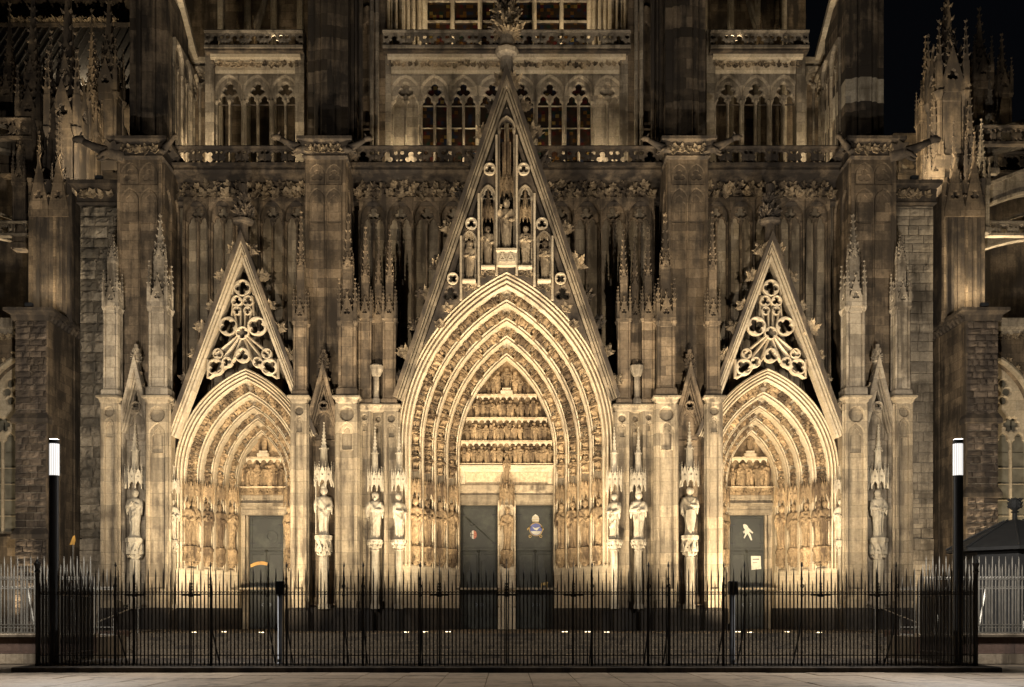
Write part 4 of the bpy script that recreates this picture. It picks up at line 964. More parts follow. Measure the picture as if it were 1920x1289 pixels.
# jamb pier of the central portal
Y3 = .55; zd0, zd1 = PZ(772, Y3), PZ(758, Y3)
for a, b in ((674, 693), (697, 716), (722, 745)):
    panelled(P3, PX(a, Y3), PX(b, Y3), Y3 + (.45 if a == 697 else 0), Y3 + 1.2, LAND, zd0, 'pier_stone')
cap(P3, PX(672, Y3), PX(745, Y3), Y3, Y3 + 1.2, zd0, zd1, .16)
part('pier_core', MB().box(PX(671, Y3), PX(744, Y3), Y3 + .9, 5.2, LAND, zd1 - .1).mesh('core', 'brown_ashlar'), P3)
for x, pt_ in ((683, 420), (729, 425)):
    z0 = zd1; w = .56; hs = PZ(592, Y3) - z0; h2 = 2.0; pinnacle(P3, PX(x, Y3), Y3 + .45, z0 - .02, w, hs, h2, PZ(pt_, Y3) - z0 - hs - h2, 'brown_ashlar', mirrored=False)
z0 = zd1; pinnacle(P3, PX(706, Y3), Y3 + .85, z0 - .02, .52, PZ(590, Y3) - z0, 1.7, 2.2, 'brown_ashlar', mirrored=False)
part('column', MB().lathe([(.2, 0), (.2, .25), (.13, .35), (.13, 1.3), (.2, 1.35), (.32, 1.65), (.34, 1.8), (.3, 1.85)], 10).mesh('column', 'grey_stone'), P3, T(PX(705, Y3), Y3 + .15, zd1))
for x, yy in ((703, .35), (748, .35)):
    xx = PX(x, yy)
    part('column', shaft_mesh(.17, 1.8, PZ(1034, yy), 'white_stone'), P3, T(xx, yy, 0)); part('capital', KAP, P3, T(xx, yy, PZ(1034, yy)) @ Sc(1, 1, 1.05)); part('canopy', SHS, P3, T(xx, yy + .05, PZ(921, yy)) @ Sc(.82, .82, 1.0))
for p in (P1, P2, P3): mirror(p)
for sg, lr in ((-1, 'left'), (1, 'right')):
    l = sg < 0
    statue('pale statue with folded hands in the outermost %s pier niche' % lr if l else 'pale statue of hooded figure in the outermost right pier niche', sg * abs(sx), .4, PZ(1010, .35), 2.2, 0, 81 if l else 82, 'pray' if l else 'robe', 'hair' if l else 'hood', None, group='pale statues on the portal piers')
    statue('pale slim statue at the outer edge of the %s portal arch' % lr, sg * abs(ex), .95, PZ(1016, .9), 1.95, -sg * .7, 83 if l else 84, 'robe', 'hair', None, group='pale statues on the portal piers')
    statue('pale bishop statue with crozier and shield between left and central portals' if l else 'pale knight statue with shield between central and right portals', sg * abs(sx2), .4, PZ(1008, .35), 2.25, 0, 85 if l else 86, 'staff' if l else 'down', 'mitre' if l else 'hair', 'staff' if l else 'shield', group='pale statues on the portal piers')
    statue('pale draped statue on slim column, outer of two left of central portal' if l else 'pale statue with sword on slim column, outer of two right of central portal', sg * abs(PX(703, .35)), .35, PZ(1015, .35), 2.2, -sg * .1, 87 if l else 88, 'down' if l else 'book', 'beard' if l else 'mitre', None if l else 'sword', group='pale statues on the portal piers')
    statue('pale turned statue on slim column right at the %s edge of central portal' % lr, sg * abs(PX(748, .35)), .35, PZ(1015, .35), 2.15, -sg * .8, 89 if l else 90, 'robe', 'crown' if l else 'hair', None, group='pale statues on the portal piers')

# ---------------- wall behind with its blind arcade
YW = 4.2
wall = MB()
ol = [(-18.6, LAND + 2), (18.6, LAND + 2), (18.6, 24), (-18.6, 24)]
wall.plate(ol, [arch_path(cx, LAND + 2.1, zs, w, R, -.3, 12) for cx, w, R, zs in ((0, CW, CR, CZ), (-XS, SW, SR, SZ), (XS, SW, SR, SZ))], YW, YW + .4)
WALL = part('wall', wall.mesh('wall', 'pier_stone'), ROOT)  # paler than the arcade ribs: lit backs and shadowed ribs put into the colours
def unit(w, z0, zt, mat, glass=None, foiln=3, y=0., open_=False, deep=.28, proud=.06):
    # twin cusped lights under a foil in a pointed frame; local x = 0 at the middle; front at y
    hw = w / 2 - .05; k = 1.45; R = hw * k; rise = math.sqrt(R * R - (R - hw) ** 2); zs = zt - .12 - rise
    fr = MB().plate([(-w / 2, z0), (w / 2, z0), (w / 2, zt), (-w / 2, zt)], [arch_path(0, z0 + .02, zs, hw, R, 0, 7)], y - proud, y + .16, .09)
    lw = hw * .40; zl = zs - hw * .62
    c = (0, zs + hw * .45)
    tr = MB().plate(arch_path(0, z0 + .01, zs, hw - .005, R - .005, 0, 7), [foil(c[0], c[1], hw * .56, foiln, pi / 2, 6), cusped(-hw * .5, z0 + .05, zl, lw), cusped(hw * .5, z0 + .05, zl, lw)], y + .08, y + deep, .045, open_)
    for xx, r in ((-hw, .07), (0, .06), (hw, .07)):
        fr.lathe([(r, z0), (r * .8, z0 + .1), (r * .8, zl - .1), (r * 1.5, zl + .05), (r * 1.6, zl + .12), (r * .8, zl + .15)], 6, (xx, y + .07, 0))
    if abs(zt - z0) > 3: lump(fr, (0, y + .05, zl + .1), (0, -1, .2), .1)
    return fr.mesh('arcade_frame', mat), tr.mesh('arcade_tracery', mat), (hw, zl)
UC = {}
def blind(parent, x, z0, zt, w, mat, y):
    k = (round(w, 2), round(z0, 2), round(zt, 2), mat)
    if k not in UC: UC[k] = unit(w, z0, zt, mat, proud=.3)
    f, t, _ = UC[k]
    o = part('blind_arch', f, parent, T(x, y, 0)); sub('blind_tracery', t, o); return o
zt = PZ(374, YW - .3)
for x in (370, 417, 463, 510, 556):
    both_ = blind(ROOT, PX(x, YW - .3), PZ(745, YW), zt, 1.22, 'brown_ashlar', YW - .3); mirror(both_)
for x in (700, 750, 800, 850):
    X = PX(x, YW - .3); zlo = max(PZ(750, YW), arch_z(max(abs(X) - .8, 0)) + .15 if abs(X) - .8 < CW else 0)
    o = blind(ROOT, X, min(zlo, zt - 2.2), zt, 1.32, 'brown_ashlar', YW - .3); mirror(o)

# ---------------- tall buttresses
def buttress(px0, px1, Yf, mat):
    x0, x1 = PX(px0, Yf), PX(px1, Yf); z0, z1 = 11.3, PZ(300, Yf); w = x1 - x0
    B = part('buttress', MB().box(x0, x1, Yf + .1, 4.6, z0, z1).mesh('buttress', mat), ROOT)
    hw = w / 4 - .1; hl = []
    for q in (-1, 1):
        c = (x0 + x1) / 2 + q * w / 4.4
        hl.append(lancet(c, z1 - 1.15, z1 - .72, hw, 1.5, 5)); hl.append(lancet(c, z0 + .5, z1 - 1.35 - hw * 1.5, hw, 1.5, 5))
    sub('sunk_panel', MB().plate([(x0, z0), (x1, z0), (x1, z1), (x0, z1)], hl, Yf, Yf + .12, .05).mesh('panel', mat), B)
    for q in (-1, 1):
        c = (x0 + x1) / 2 + q * w / 4.4
        sub('panel_tracery', MB().plate(lancet(c, z1 - 1.15, z1 - .72, hw, 1.5, 5), [foil(c, z1 - .74, hw * .8, 3, pi / 2, 5)], Yf + .05, Yf + .11, .02).mesh('tracery', mat), B)
        sub('panel_tracery', MB().plate(lancet(c, z1 - 3., z1 - 1.36 - hw * 1.5, hw - .01, 1.5, 5), [cusped(c, z1 - 2.98, z1 - 1.75 - hw * 1.2, hw * .8)], Yf + .05, Yf + .11, .02).mesh('tracery', mat), B)
        for xx in (x0, x1): pass
    for xx in (x0, x1): sub('corner_roll', MB().lathe([(.09, z0), (.09, z1)], 6, (xx, Yf + .04, 0)).mesh('roll', mat), B)
    # side panels, facing the bay
    for side, xx in ((1, x1), (-1, x0)):
        m = MB(); sw = (4.2 - Yf - .4) / 2
        for i in range(2):
            c = Yf + .35 + sw * (i + .5); pl = MB().plate([(c - sw / 2, z0), (c + sw / 2, z0), (c + sw / 2, z1), (c - sw / 2, z1)], [lancet(c, z0 + .4, z1 - 1.1 - sw * .5, sw * .36, 1.5, 5)], 0, .1, .04)
            m.add([(xx + side * (.1 - yy), xz, z) for xz, yy, z in pl.v], pl.f)
        sub('side_panel', m.mesh('side_panel', mat), B)
    # crowning cornice with a leaf band
    c0, c1 = z1, PZ(262, Yf)
    sub('cornice', MB().rloft([(x0 - .05, x1 + .05, Yf - .05, 4.6, c0), (x0 - .18, x1 + .18, Yf - .18, 4.6, c0 + .12), (x0 - .08, x1 + .08, Yf - .08, 4.6, c0 + .2), (x0 - .1, x1 + .1, Yf - .1, 4.6, c1 - .28), (x0 - .42, x1 + .42, Yf - .42, 4.6, c1 - .14), (x0 - .42, x1 + .42, Yf - .42, 4.6, c1)]).mesh('cornice', 'sooty_stone'), B)
    rng = random.Random(int(px0))
    for i in range(5):
        sub('cornice_leaf', ROS[rng.randrange(5)], B, T(x0 + w * (i + .5) / 5, Yf - .16, c0 + .42) @ Ry(rng.uniform(-3, 3)) @ Sc(.5))
    return B, x0, x1, c1
def gargoyle(parent, x, y, z, rz, s_, seed):
    # long-necked water spout beast reaching out along +X
    rng = random.Random(seed); m = MB(); m.sm = True
    m.tube([(-.5, 0, -.12), (0, 0, 0), (.5, 0, .1), (.95, 0, .28), (1.3, 0, .42)], [.26, .27, .24, .17, .14], 8)
    m.tube([(1.25, 0, .40), (1.42, 0, .5), (1.6, 0, .5), (1.78, 0, .44)], [.13, .18, .15, .07], 8)
    m.tube([(1.45, 0, .42), (1.62, 0, .36), (1.72, 0, .33)], [.09, .06, .03], 6)
    for q in (-1, 1):
        m.tube([(1.42, q * .1, .6), (1.36, q * .16, .74), (1.3, q * .17, .8)], [.05, .035, .01], 5)
        m.tube([(.2, q * .2, 0), (.45, q * .26, -.18), (.6, q * .2, -.3), (.7, q * .18, -.28)], [.12, .09, .06, .04], 6)
        m.plate([(-.3, .1), (.1, .05), (.35, .4), (.1, .38), (-.1, .55), (-.2, .35), (-.45, .45)], [], q * .22 - .02, q * .22 + .02, 0, True)
    return sub('gargoyle', m.mesh('gargoyle', 'sooty_stone'), parent, T(x, y, z) @ Rz(rz) @ Sc(s_))
B1, bx0, bx1, bz = buttress(222, 300, 1.4, 'brown_ashlar')
gargoyle(B1, bx0 - .2, 1.2, bz - .75, rad(195), 1.0, 1); gargoyle(B1, bx1 + .15, 1.3, bz - .55, rad(-40), .7, 2)
B2, cx0, cx1, bz2 = buttress(575, 645, 1.4, 'brown_ashlar')
gargoyle(B2, cx0 - .1, 1.3, bz2 - .5, rad(195), .85, 3); gargoyle(B2, cx1 + .1, 1.3, bz2 - .5, rad(-15), .75, 4)
mirror(B1); mirror(B2)

# ---------------- main cornice and the balustrade on it, bay by bay
def bal_unit(w, h, kind):
    m = MB(); t = .14
    hl = []
    if kind == 0:      # pointed arches with trefoils, eyes between
        hl = [foil(0, h * .46, min(w * .40, h * .46), 3, pi / 2, 6), circle(-w * .5 + .15, h * .80, .11, 8), circle(w * .5 - .15, h * .80, .11, 8), circle(-w * .5 + .085, h * .28, .065, 8), circle(w * .5 - .085, h * .28, .065, 8)]
    else:
        hl = [foil(0, h * .5, min(h * .46, w * .42), 4, pi / 4, 6)] + [circle(q * (w * .5 - .12), h * v, .085, 8) for q in (-1, 1) for v in (.16, .84)]
    return m.plate([(-w / 2, 0), (w / 2, 0), (w / 2, h), (-w / 2, h)], hl, 0, t, .04, True)
def balustrade(parent, x0, x1, y, z0, z1, uw, kind, mat, name='balustrade'):
    n = max(2, round((x1 - x0) / uw)); w = (x1 - x0) / n; h = z1 - z0 - .28
    b = part(name, MB().rloft([(x0, x1, y - .1, y + .24, z1 - .14), (x0, x1, y - .16, y + .3, z1 - .05), (x0, x1, y - .13, y + .27, z1)]).mesh('handrail', mat), parent)
    sub('plinth', MB().box(x0, x1, y - .12, y + .26, z0, z0 + .14).mesh('plinth', mat), b)
    me = bal_unit(w - .012, h, kind).mesh('pierced_panel', mat)
    for i in range(n): sub('pierced_panel', me, b, T(x0 + w * (i + .5), y, z0 + .14))
    return b
def leaf_band(parent, x0, x1, y, z, s_, step, seed, meshes=None):
    meshes = ROS
    rng = random.Random(seed); n = int((x1 - x0) / step)
    for i in range(n):
        sub('frieze_leaf', meshes[rng.randrange(len(meshes))], parent, T(x0 + step * (i + .5), y, z + rng.uniform(-.06, .06)) @ Ry(rng.uniform(-3, 3)) @ Sc(s_ * rng.uniform(.85, 1.2)))
def main_cornice(x0, x1, seed):
    Yc = 3.2; z = lambda v: PZ(v, Yc)
    c = part('cornice', MB().rloft([(x0, x1, YW - .35, YW + .4, z(376)), (x0, x1, YW - .5, YW + .4, z(371)), (x0, x1, YW - .45, YW + .4, z(366)), (x0, x1, YW - .45, YW + .4, z(334)), (x0, x1, 3.1, YW + .4, z(326)), (x0, x1, 3.0, YW + .4, z(322)), (x0, x1, 3.05, YW + .4, z(317))]).mesh('cornice', 'sooty_stone'), ROOT)
    leaf_band(c, x0, x1, YW - .56, z(357), .62, .52, seed)
    leaf_band(c, x0 + .2, x1, YW - .6, z(342), .45, .52, seed + 1)
    balustrade(ROOT, x0, x1, 2.9, z(317), PZ(275, 2.9), 1.15, 1 if x0 < -10 or x1 > 10 else 0, 'sooty_stone')  # dark stone also paints in the balustrade's silhouette before the lit wall
main_cornice(bx1 + .1, cx0 - .1, 1); main_cornice(-cx0 + .1, -bx1 - .1, 2); main_cornice(cx1 + .1, -cx1 - .1, 3)
part('gallery_floor', MB().box(-18.5, 18.5, 3.1, 14, 23.4, 23.6).mesh('floor', 'sooty_stone'), ROOT)

# ---------------- upper storey
YU = 6.0; zU0 = 23.6
def upper_bay(pxl, pxr, n, blind_ids, glazed, seed, top_y=135):
    # row of traceried openings with cornice and upper balustrade
    x0, x1 = PX(pxl, YU), PX(pxr, YU); w = (x1 - x0 - .3) / n; zt = PZ(140, YU); mat = 'grey_stone'
    f, t, (hw, zl) = unit(w, zU0 + .1, zt, mat, open_=True, deep=.3)
    for i in range(n):
        xc = x0 + .15 + w * (i + .5)
        o = part('tracery_window', f, ROOT, T(xc, YU, 0)); sub('window_tracery', t, o)
        if i in blind_ids: sub('blind_backing', MB().box(-hw, hw, .3, .5, zU0 + .1, zt).mesh('backing', 'grey_stone'), o)
        elif glazed:
            for q in (-1, 1): sub('pane', MB().box(q * hw * .5 - hw * .41, q * hw * .5 + hw * .41, .26, .28, zU0 + .1, zl + hw * .75).mesh('pane', 'stained_glass'), o)
            sub('pane', MB().plate(circle(0, zt - .12 - hw * .85, hw * .62, 16), [], .26, .28).mesh('pane', 'stained_glass'), o)
            for k in range(3): sub('glazing_bar', MB().box(-hw * .92, hw * .92, .2, .25, zl - .05 - k * 1.15, zl - k * 1.15).mesh('glazing_bar', 'grey_stone'), o)
        else: sub('glazing_bar', MB().box(-hw * .92, hw * .92, .2, .25, zl - .03, zl + .02).mesh('glazing_bar', 'sooty_stone'), o)
    for xx in (x0, x1): part('pilaster', MB().box(xx - .3, xx + .16, YU - .25, YU + .5, zU0, PZ(60, YU)).mesh('pilaster', 'grey_stone'), ROOT)
    z = lambda v: PZ(v, YU)
    c = part('upper_cornice', MB().rloft([(x0, x1, YU - .05, YU + .5, z(140)), (x0, x1, YU - .1, YU + .5, z(134)), (x0, x1, YU - .1, YU + .5, z(120)), (x0, x1, YU - .4, YU + .5, z(115)), (x0, x1, YU - .45, YU + .5, z(110))]).mesh('cornice', 'sandstone'), ROOT)
    leaf_band(c, x0, x1, YU - .2, z(126), .36, .33, seed, CROCKL)
    part('cornice_shelf', MB().box(x0 - .2, x1 + .2, YU - .75, YU + .4, z(110) + .01, z(106)).mesh('shelf', 'sooty_stone'), ROOT)
    balustrade(ROOT, x0 - .2, x1 + .2, YU - .7, z(106) + .01, PZ(58, YU - .7), 1.12, 0, 'grey_stone', 'upper_balustrade')
upper_bay(728, 1172, 8, (0, 7), True, 21)
upper_bay(398, 566, 3, (), False, 22); upper_bay(1334, 1502, 3, (), False, 23)
# great window above the centre
Yw = 8.0; zb0, zt0 = PZ(110, Yw), PZ(-25, Yw)
gw = part('great_window', MB().box(PX(726, Yw), PX(795, Yw), Yw, Yw + .6, zb0, zt0).mesh('window_jamb', 'sandstone'), ROOT); sub('window_jamb', MB().box(PX(1106, Yw), PX(1174, Yw), Yw, Yw + .6, zb0, zt0).mesh('window_jamb', 'sandstone'), gw)
for q in (-1, 1):
    for i, (xx, yy, r) in enumerate(((225, 7.2, .16), (216, 7.3, .12), (208, 7.25, .10), (196, 7.5, .17), (186, 7.6, .12), (176, 7.65, .14), (165, 7.8, .12), (157, 7.9, .14))):
        sub('window_shaft', MB().lathe([(r, zb0), (r, zt0)], 8, (PX(950 + q * xx, yy), yy, 0)).mesh('shaft', 'sandstone'), gw)
ed = [797, 848.5, 900, 951, 1002, 1053, 1105]
for i in range(6):
    for za, zc in ((zb0, PZ(37.5, Yw)), (PZ(35.5, Yw), zt0)):
        sub('pane', MB().box(PX(ed[i], Yw) + .05, PX(ed[i + 1], Yw) - .05, Yw + .3, Yw + .33, za, zc).mesh('pane', 'stained_glass'), gw)
    for v in (36.5, -2): sub('transom', MB().box(PX(ed[i], Yw), PX(ed[i + 1], Yw), Yw + .15, Yw + .32, PZ(v + 1.2, Yw), PZ(v - 1.2, Yw)).mesh('transom', 'grey_stone'), gw)
for x in ed: sub('mullion', MB().lathe([(.12, zb0), (.12, zt0)], 8, (PX(x, Yw), Yw + .15, 0)).mesh('mullion', 'sandstone'), gw)
# stacked block piers of the upper storey
def block_pier(x0, x1, y0, y1, z0, z1, seed, mat='pier_block', pale=()):
    rng = random.Random(seed); w = x1 - x0
    sec = [(0, .22), (.16, .22), (.2, .10), (.27, .06), (.32, .12), (.36, 0), (.64, 0), (.68, .12), (.73, .06), (.8, .10), (.84, .22), (1, .22)]
    root = part('upper_pier', MB().box(x0 + .03, x1 - .03, y0 + .3, y1 - .02, z0, z1).mesh('pier_core', 'sooty_stone'), ROOT)
    z = z0; i = 0
    while z < z1:
        h = rng.uniform(.42, .62); cut = rng.uniform(.35, .65)
        pts = [(x0 + a * w, y0 + b) for a, b in sec]
        split = 6 if rng.random() < .45 else 0
        pieces = [pts[:6] + [(x0 + .5 * w, y0), (x0 + .5 * w, y1), (x0, y1)], [(x0 + .5 * w + .01, y0)] + pts[6:] + [(x1, y1), (x0 + .5 * w + .01, y1)]] if split else [pts + [(x1, y1), (x0, y1)]]
        for p in pieces: sub('stone_block', MB().loft([[(a, b, z + .005) for a, b in p], [(a, b, z + h - .005) for a, b in p]]).mesh('block', 'white_stone' if i in pale else mat), root)
        z += h; i += 1
    return root
o1 = block_pier(PX(240, 3), PX(312, 3), 3.0, 6.5, 24.3, PZ(-25, 3), 3); 
o2 = block_pier(-PX(312, 3), -PX(240, 3), 3.0, 6.5, 24.3, PZ(-25, 3), 4, pale=(5, 6))
for q in (-1, 1):
    xs_ = sorted((q * -PX(577, 4.2), q * -PX(652, 4.2))); block_pier(xs_[0], xs_[1], 4.0, 6.9, 24.0, PZ(-25, 3.5), 5 + q)
    # bundle of shafts with small gables at the pier's inner flank
    for k, (xx, yy) in enumerate(((660, 5.0), (668, 5.2), (676, 5.0), (697, 5.4), (707, 5.5))):
        part('pier_shaft', MB().lathe([(.11, 24.2), (.11, PZ(-25, yy))], 6, (q * -PX(xx, yy), yy, 0)).mesh('shaft', 'grey_stone' if k > 2 else 'sooty_stone'), ROOT)
    part('flank_wall', MB().box(*sorted((q * -PX(655, 5.6), q * -PX(722, 5.6))), 5.7, 6.6, 24, PZ(-25, 5.6)).mesh('flank_wall', 'brown_ashlar'), ROOT)
    xg = q * -PX(688, 5.3)
    part('flank_gablet', MB().plate(lancet(xg, 26.5, 32.2, .42, 1.7, 6), [cusped(xg, 26.6, 31.4, .33)], 5.45, 5.72, .05).mesh('flank_gablet', 'brown_ashlar'), ROOT)
    # side wall of the outer bay, facing inward, with tall blind lights and a sloping coping
    Xw = q * -PX(317, 4.0)
    sw = part('return_wall', MB().box(*sorted((Xw, Xw + q * .5)), 3.9, 8.4, 23.6, 30.6).mesh('return_wall', 'grey_stone'), ROOT)
    f, t, _ = unit(1.4, 23.7, 30.4, 'grey_stone')
    for i in range(3):
        M = T(Xw, 4.7 + 1.42 * i, 0) @ Rz(q * pi / 2 * -1 if q < 0 else -pi / 2) @ T(0, -.26, 0)
        M = T(Xw - q * .28, 4.65 + 1.42 * i, 0) @ Rz(-q * pi / 2)
        o = sub('blind_light', f, sw, M); sub('blind_light', t, sw, M)
    cp = MB(); cp.loft([[(Xw - q * .45, 3.6, 33.4), (Xw + q * .7, 3.6, 33.4), (Xw + q * .7, 3.6, 33.75), (Xw - q * .45, 3.6, 33.75)], [(Xw - q * .45, 8.2, 30.6), (Xw + q * .7, 8.2, 30.6), (Xw + q * .7, 8.2, 30.95), (Xw - q * .45, 8.2, 30.95)]])
    sub('sloping_coping', cp.mesh('coping', 'sandstone'), sw)
    gb = MB(); gb.loft([[(Xw, 3.9, 30.6), (Xw + q * .4, 3.9, 30.6), (Xw + q * .4, 3.9, 33.3), (Xw, 3.9, 33.3)], [(Xw, 8.3, 30.55), (Xw + q * .4, 8.3, 30.55), (Xw + q * .4, 8.3, 30.6), (Xw, 8.3, 30.6)]]); sub('gable_wall', gb.mesh('gable_wall', 'grey_stone'), sw)
    # narrow wall strip between return wall and open arcade
    xs_ = sorted((q * -PX(356, 8), q * -PX(396, 8)))
    part('strip_wall', MB().box(xs_[0], xs_[1], 8.0, 8.5, 23.6, 31.0).mesh('strip_wall', 'brown_ashlar'), ROOT)
    o = blind(ROOT, sum(xs_) / 2, 23.7, 30.8, 1.0, 'grey_stone', 7.75)
    part('coping', MB().box(xs_[0] - .2, xs_[1] + .2, 7.4, 8.4, 31.0, 31.25).mesh('coping', 'sandstone'), ROOT)
    # dim inner wall seen through the open arcade and above its balustrade, with slanting flyer
    xs_ = sorted((q * -PX(380, 12), q * -PX(600, 12)))
    iw = part('inner_wall', MB().box(xs_[0] - 4, xs_[1], 13, 13.5, 23.5, 42).mesh('inner_wall', 'brown_ashlar'), ROOT)
    for i in range(4):
        xx = xs_[0] + .8 + i * 1.55
        sub('wall_shaft', MB().lathe([(.2, 23.6), (.2, 41)], 8, (xx, 12.9, 0)).mesh('shaft', 'sandstone'), iw)
    fl = MB(); n_ = 10; xa_ = q * -PX(392, 9); 
    fly = [[(q * -PX(400 + 105 * math.sin(t / n_ * pi / 2), 9.5), yy, 31 + 6.5 * (t / n_) ** 1.4 + dz) for dz, yy in ((0, 9.3), (.5, 9.3), (.5, 9.9), (0, 9.9))] for t in range(n_ + 1)]
    part('flying_buttress', MB().loft(fly).mesh('flyer', 'grey_stone'), ROOT)
    for xx in (443, 472): pinnacle(ROOT, q * -PX(xx, 7), 7.2, 30.6, .28, 1.4, .4, .9, 'carved_stone', mirrored=False)

# ---------------- rough flank walls beside the outer piers
def rough_mesh(seed, amp, nx=5, nz=4):
    rng = random.Random(seed); v = []; f = []
    for j in range(nz + 1):
        for i in range(nx + 1):
            e = min(i, nx - i, j, nz - j)
            v.append((-.5 + i / nx + (rng.uniform(-.05, .05) if e else 0), -(0 if e == 0 else rng.uniform(.3, 1.) * amp), -.5 + j / nz + (rng.uniform(-.05, .05) if e else 0)))
    for j in range(nz):
        for i in range(nx): a = j * (nx + 1) + i; f.append((a, a + 1, a + nx + 2, a + nx + 1))
    mb = MB().add(v, f); mb.box(-.5, .5, 0.001, .5, -.5, .5); return mb
ROUGH = [rough_mesh(s, .22).mesh('stone', 'rough_stone') for s in range(7)]
BRICKS = [rough_mesh(s + 50, .07, 3, 3).mesh('stone', 'dark_brick') for s in range(5)]
def stone_face(parent, x0, x1, y, z0, z1, ch, sw, meshes, seed, gap=.02, depth=1.):
    rng = random.Random(seed); z = z0
    while z < z1 - .08:
        h = min(rng.uniform(*ch), z1 - z); x = x0
        while x < x1 - .05:
            w = min(rng.uniform(*sw), x1 - x)
            if x1 - x - w < sw[0] * .5: w = x1 - x
            sub('stone', meshes[rng.randrange(len(meshes))], parent, T(x + w / 2, y + rng.uniform(-.02, .03), z + h / 2) @ Sc(w - gap, depth, h - gap)); x += w
        z += h
for q in (-1, 1):
    Yr = 3.2; xs_ = sorted((q * -PX(150, Yr), q * -PX(224, Yr))); zt_ = PZ(386, Yr)
    fw = part('flank_tower_wall', MB().box(xs_[0] + .05, xs_[1] - .05, Yr + .1, Yr + 3, LAND, zt_).mesh('flank_wall', 'mortar'), ROOT)
    stone_face(fw, xs_[0], xs_[1], Yr, PZ(1010, Yr), zt_ - .02, (.38, .6), (.45, .95), ROUGH if q < 0 else [rough_mesh(s + 9, .05).mesh('stone', 'grey_stone') for s in range(3)], 9 + q, .03, .7)
    stone_face(fw, xs_[0], xs_[1], Yr - .05, .9, PZ(1010, Yr), (.5, .6), (.9, 1.4), [rough_mesh(s + 9, .02).mesh('stone', 'grey_stone') for s in range(3)], 19 + q, .02, .5)
    sub('cornice', MB().rloft([(xs_[0] - .05, xs_[1] + .05, Yr - .05, Yr + 3, zt_), (xs_[0] - .15, xs_[1] + .15, Yr - .15, Yr + 3, zt_ + .1), (xs_[0] - .1, xs_[1] + .1, Yr - .1, Yr + 3, zt_ + .2), (xs_[0] - .12, xs_[1] + .12, Yr - .12, Yr + 3, PZ(356, Yr)), (xs_[0] - .45, xs_[1] + .3, Yr - .4, Yr + 3, PZ(350, Yr)), (xs_[0] - .45, xs_[1] + .3, Yr - .4, Yr + 3, PZ(343, Yr))]).mesh('cornice', 'sooty_stone'), fw)
    leaf_band(fw, xs_[0], xs_[1], Yr - .2, zt_ + .5, .5, .45, 77)

# ================================================================== the lower buildings on both sides
def flyer(parent, x0, z0, x1, z1, y, th, mat, seed):
    # quarter-arch strut under a straight raking coping
    m = MB(); n = 12; L = x1 - x0; up = []; lo = []
    for i in range(n + 1):
        t = i / n; x = x0 + L * t
        lo.append((x, z0 + (z1 - z0) * math.sin(t * pi / 2))); up.append((x, z0 + th + 1.0 + (z1 - z0 + .2) * t))
    loop = lo + [(x, max(z, lo[n - i][1] + .25)) for i, (x, z) in enumerate(up[::-1])]
    m.plate(loop, [], y, y + .5, 0, True)
    o = sub('flying_buttress', m.mesh('flyer', mat), parent)
    m2 = MB(); m2.loft([[(x, y - .12, z), (x, y + .62, z), (x, y + .62, z + .18), (x, y - .12, z + .18)] for x, z in up]); m2.loft([[(x, y - .1, z - .02), (x, y + .1, z - .02), (x, y + .1, z + .14), (x, y - .1, z + .14)] for x, z in lo])
    sub('flyer_coping', m2.mesh('flyer_coping', mat), parent)
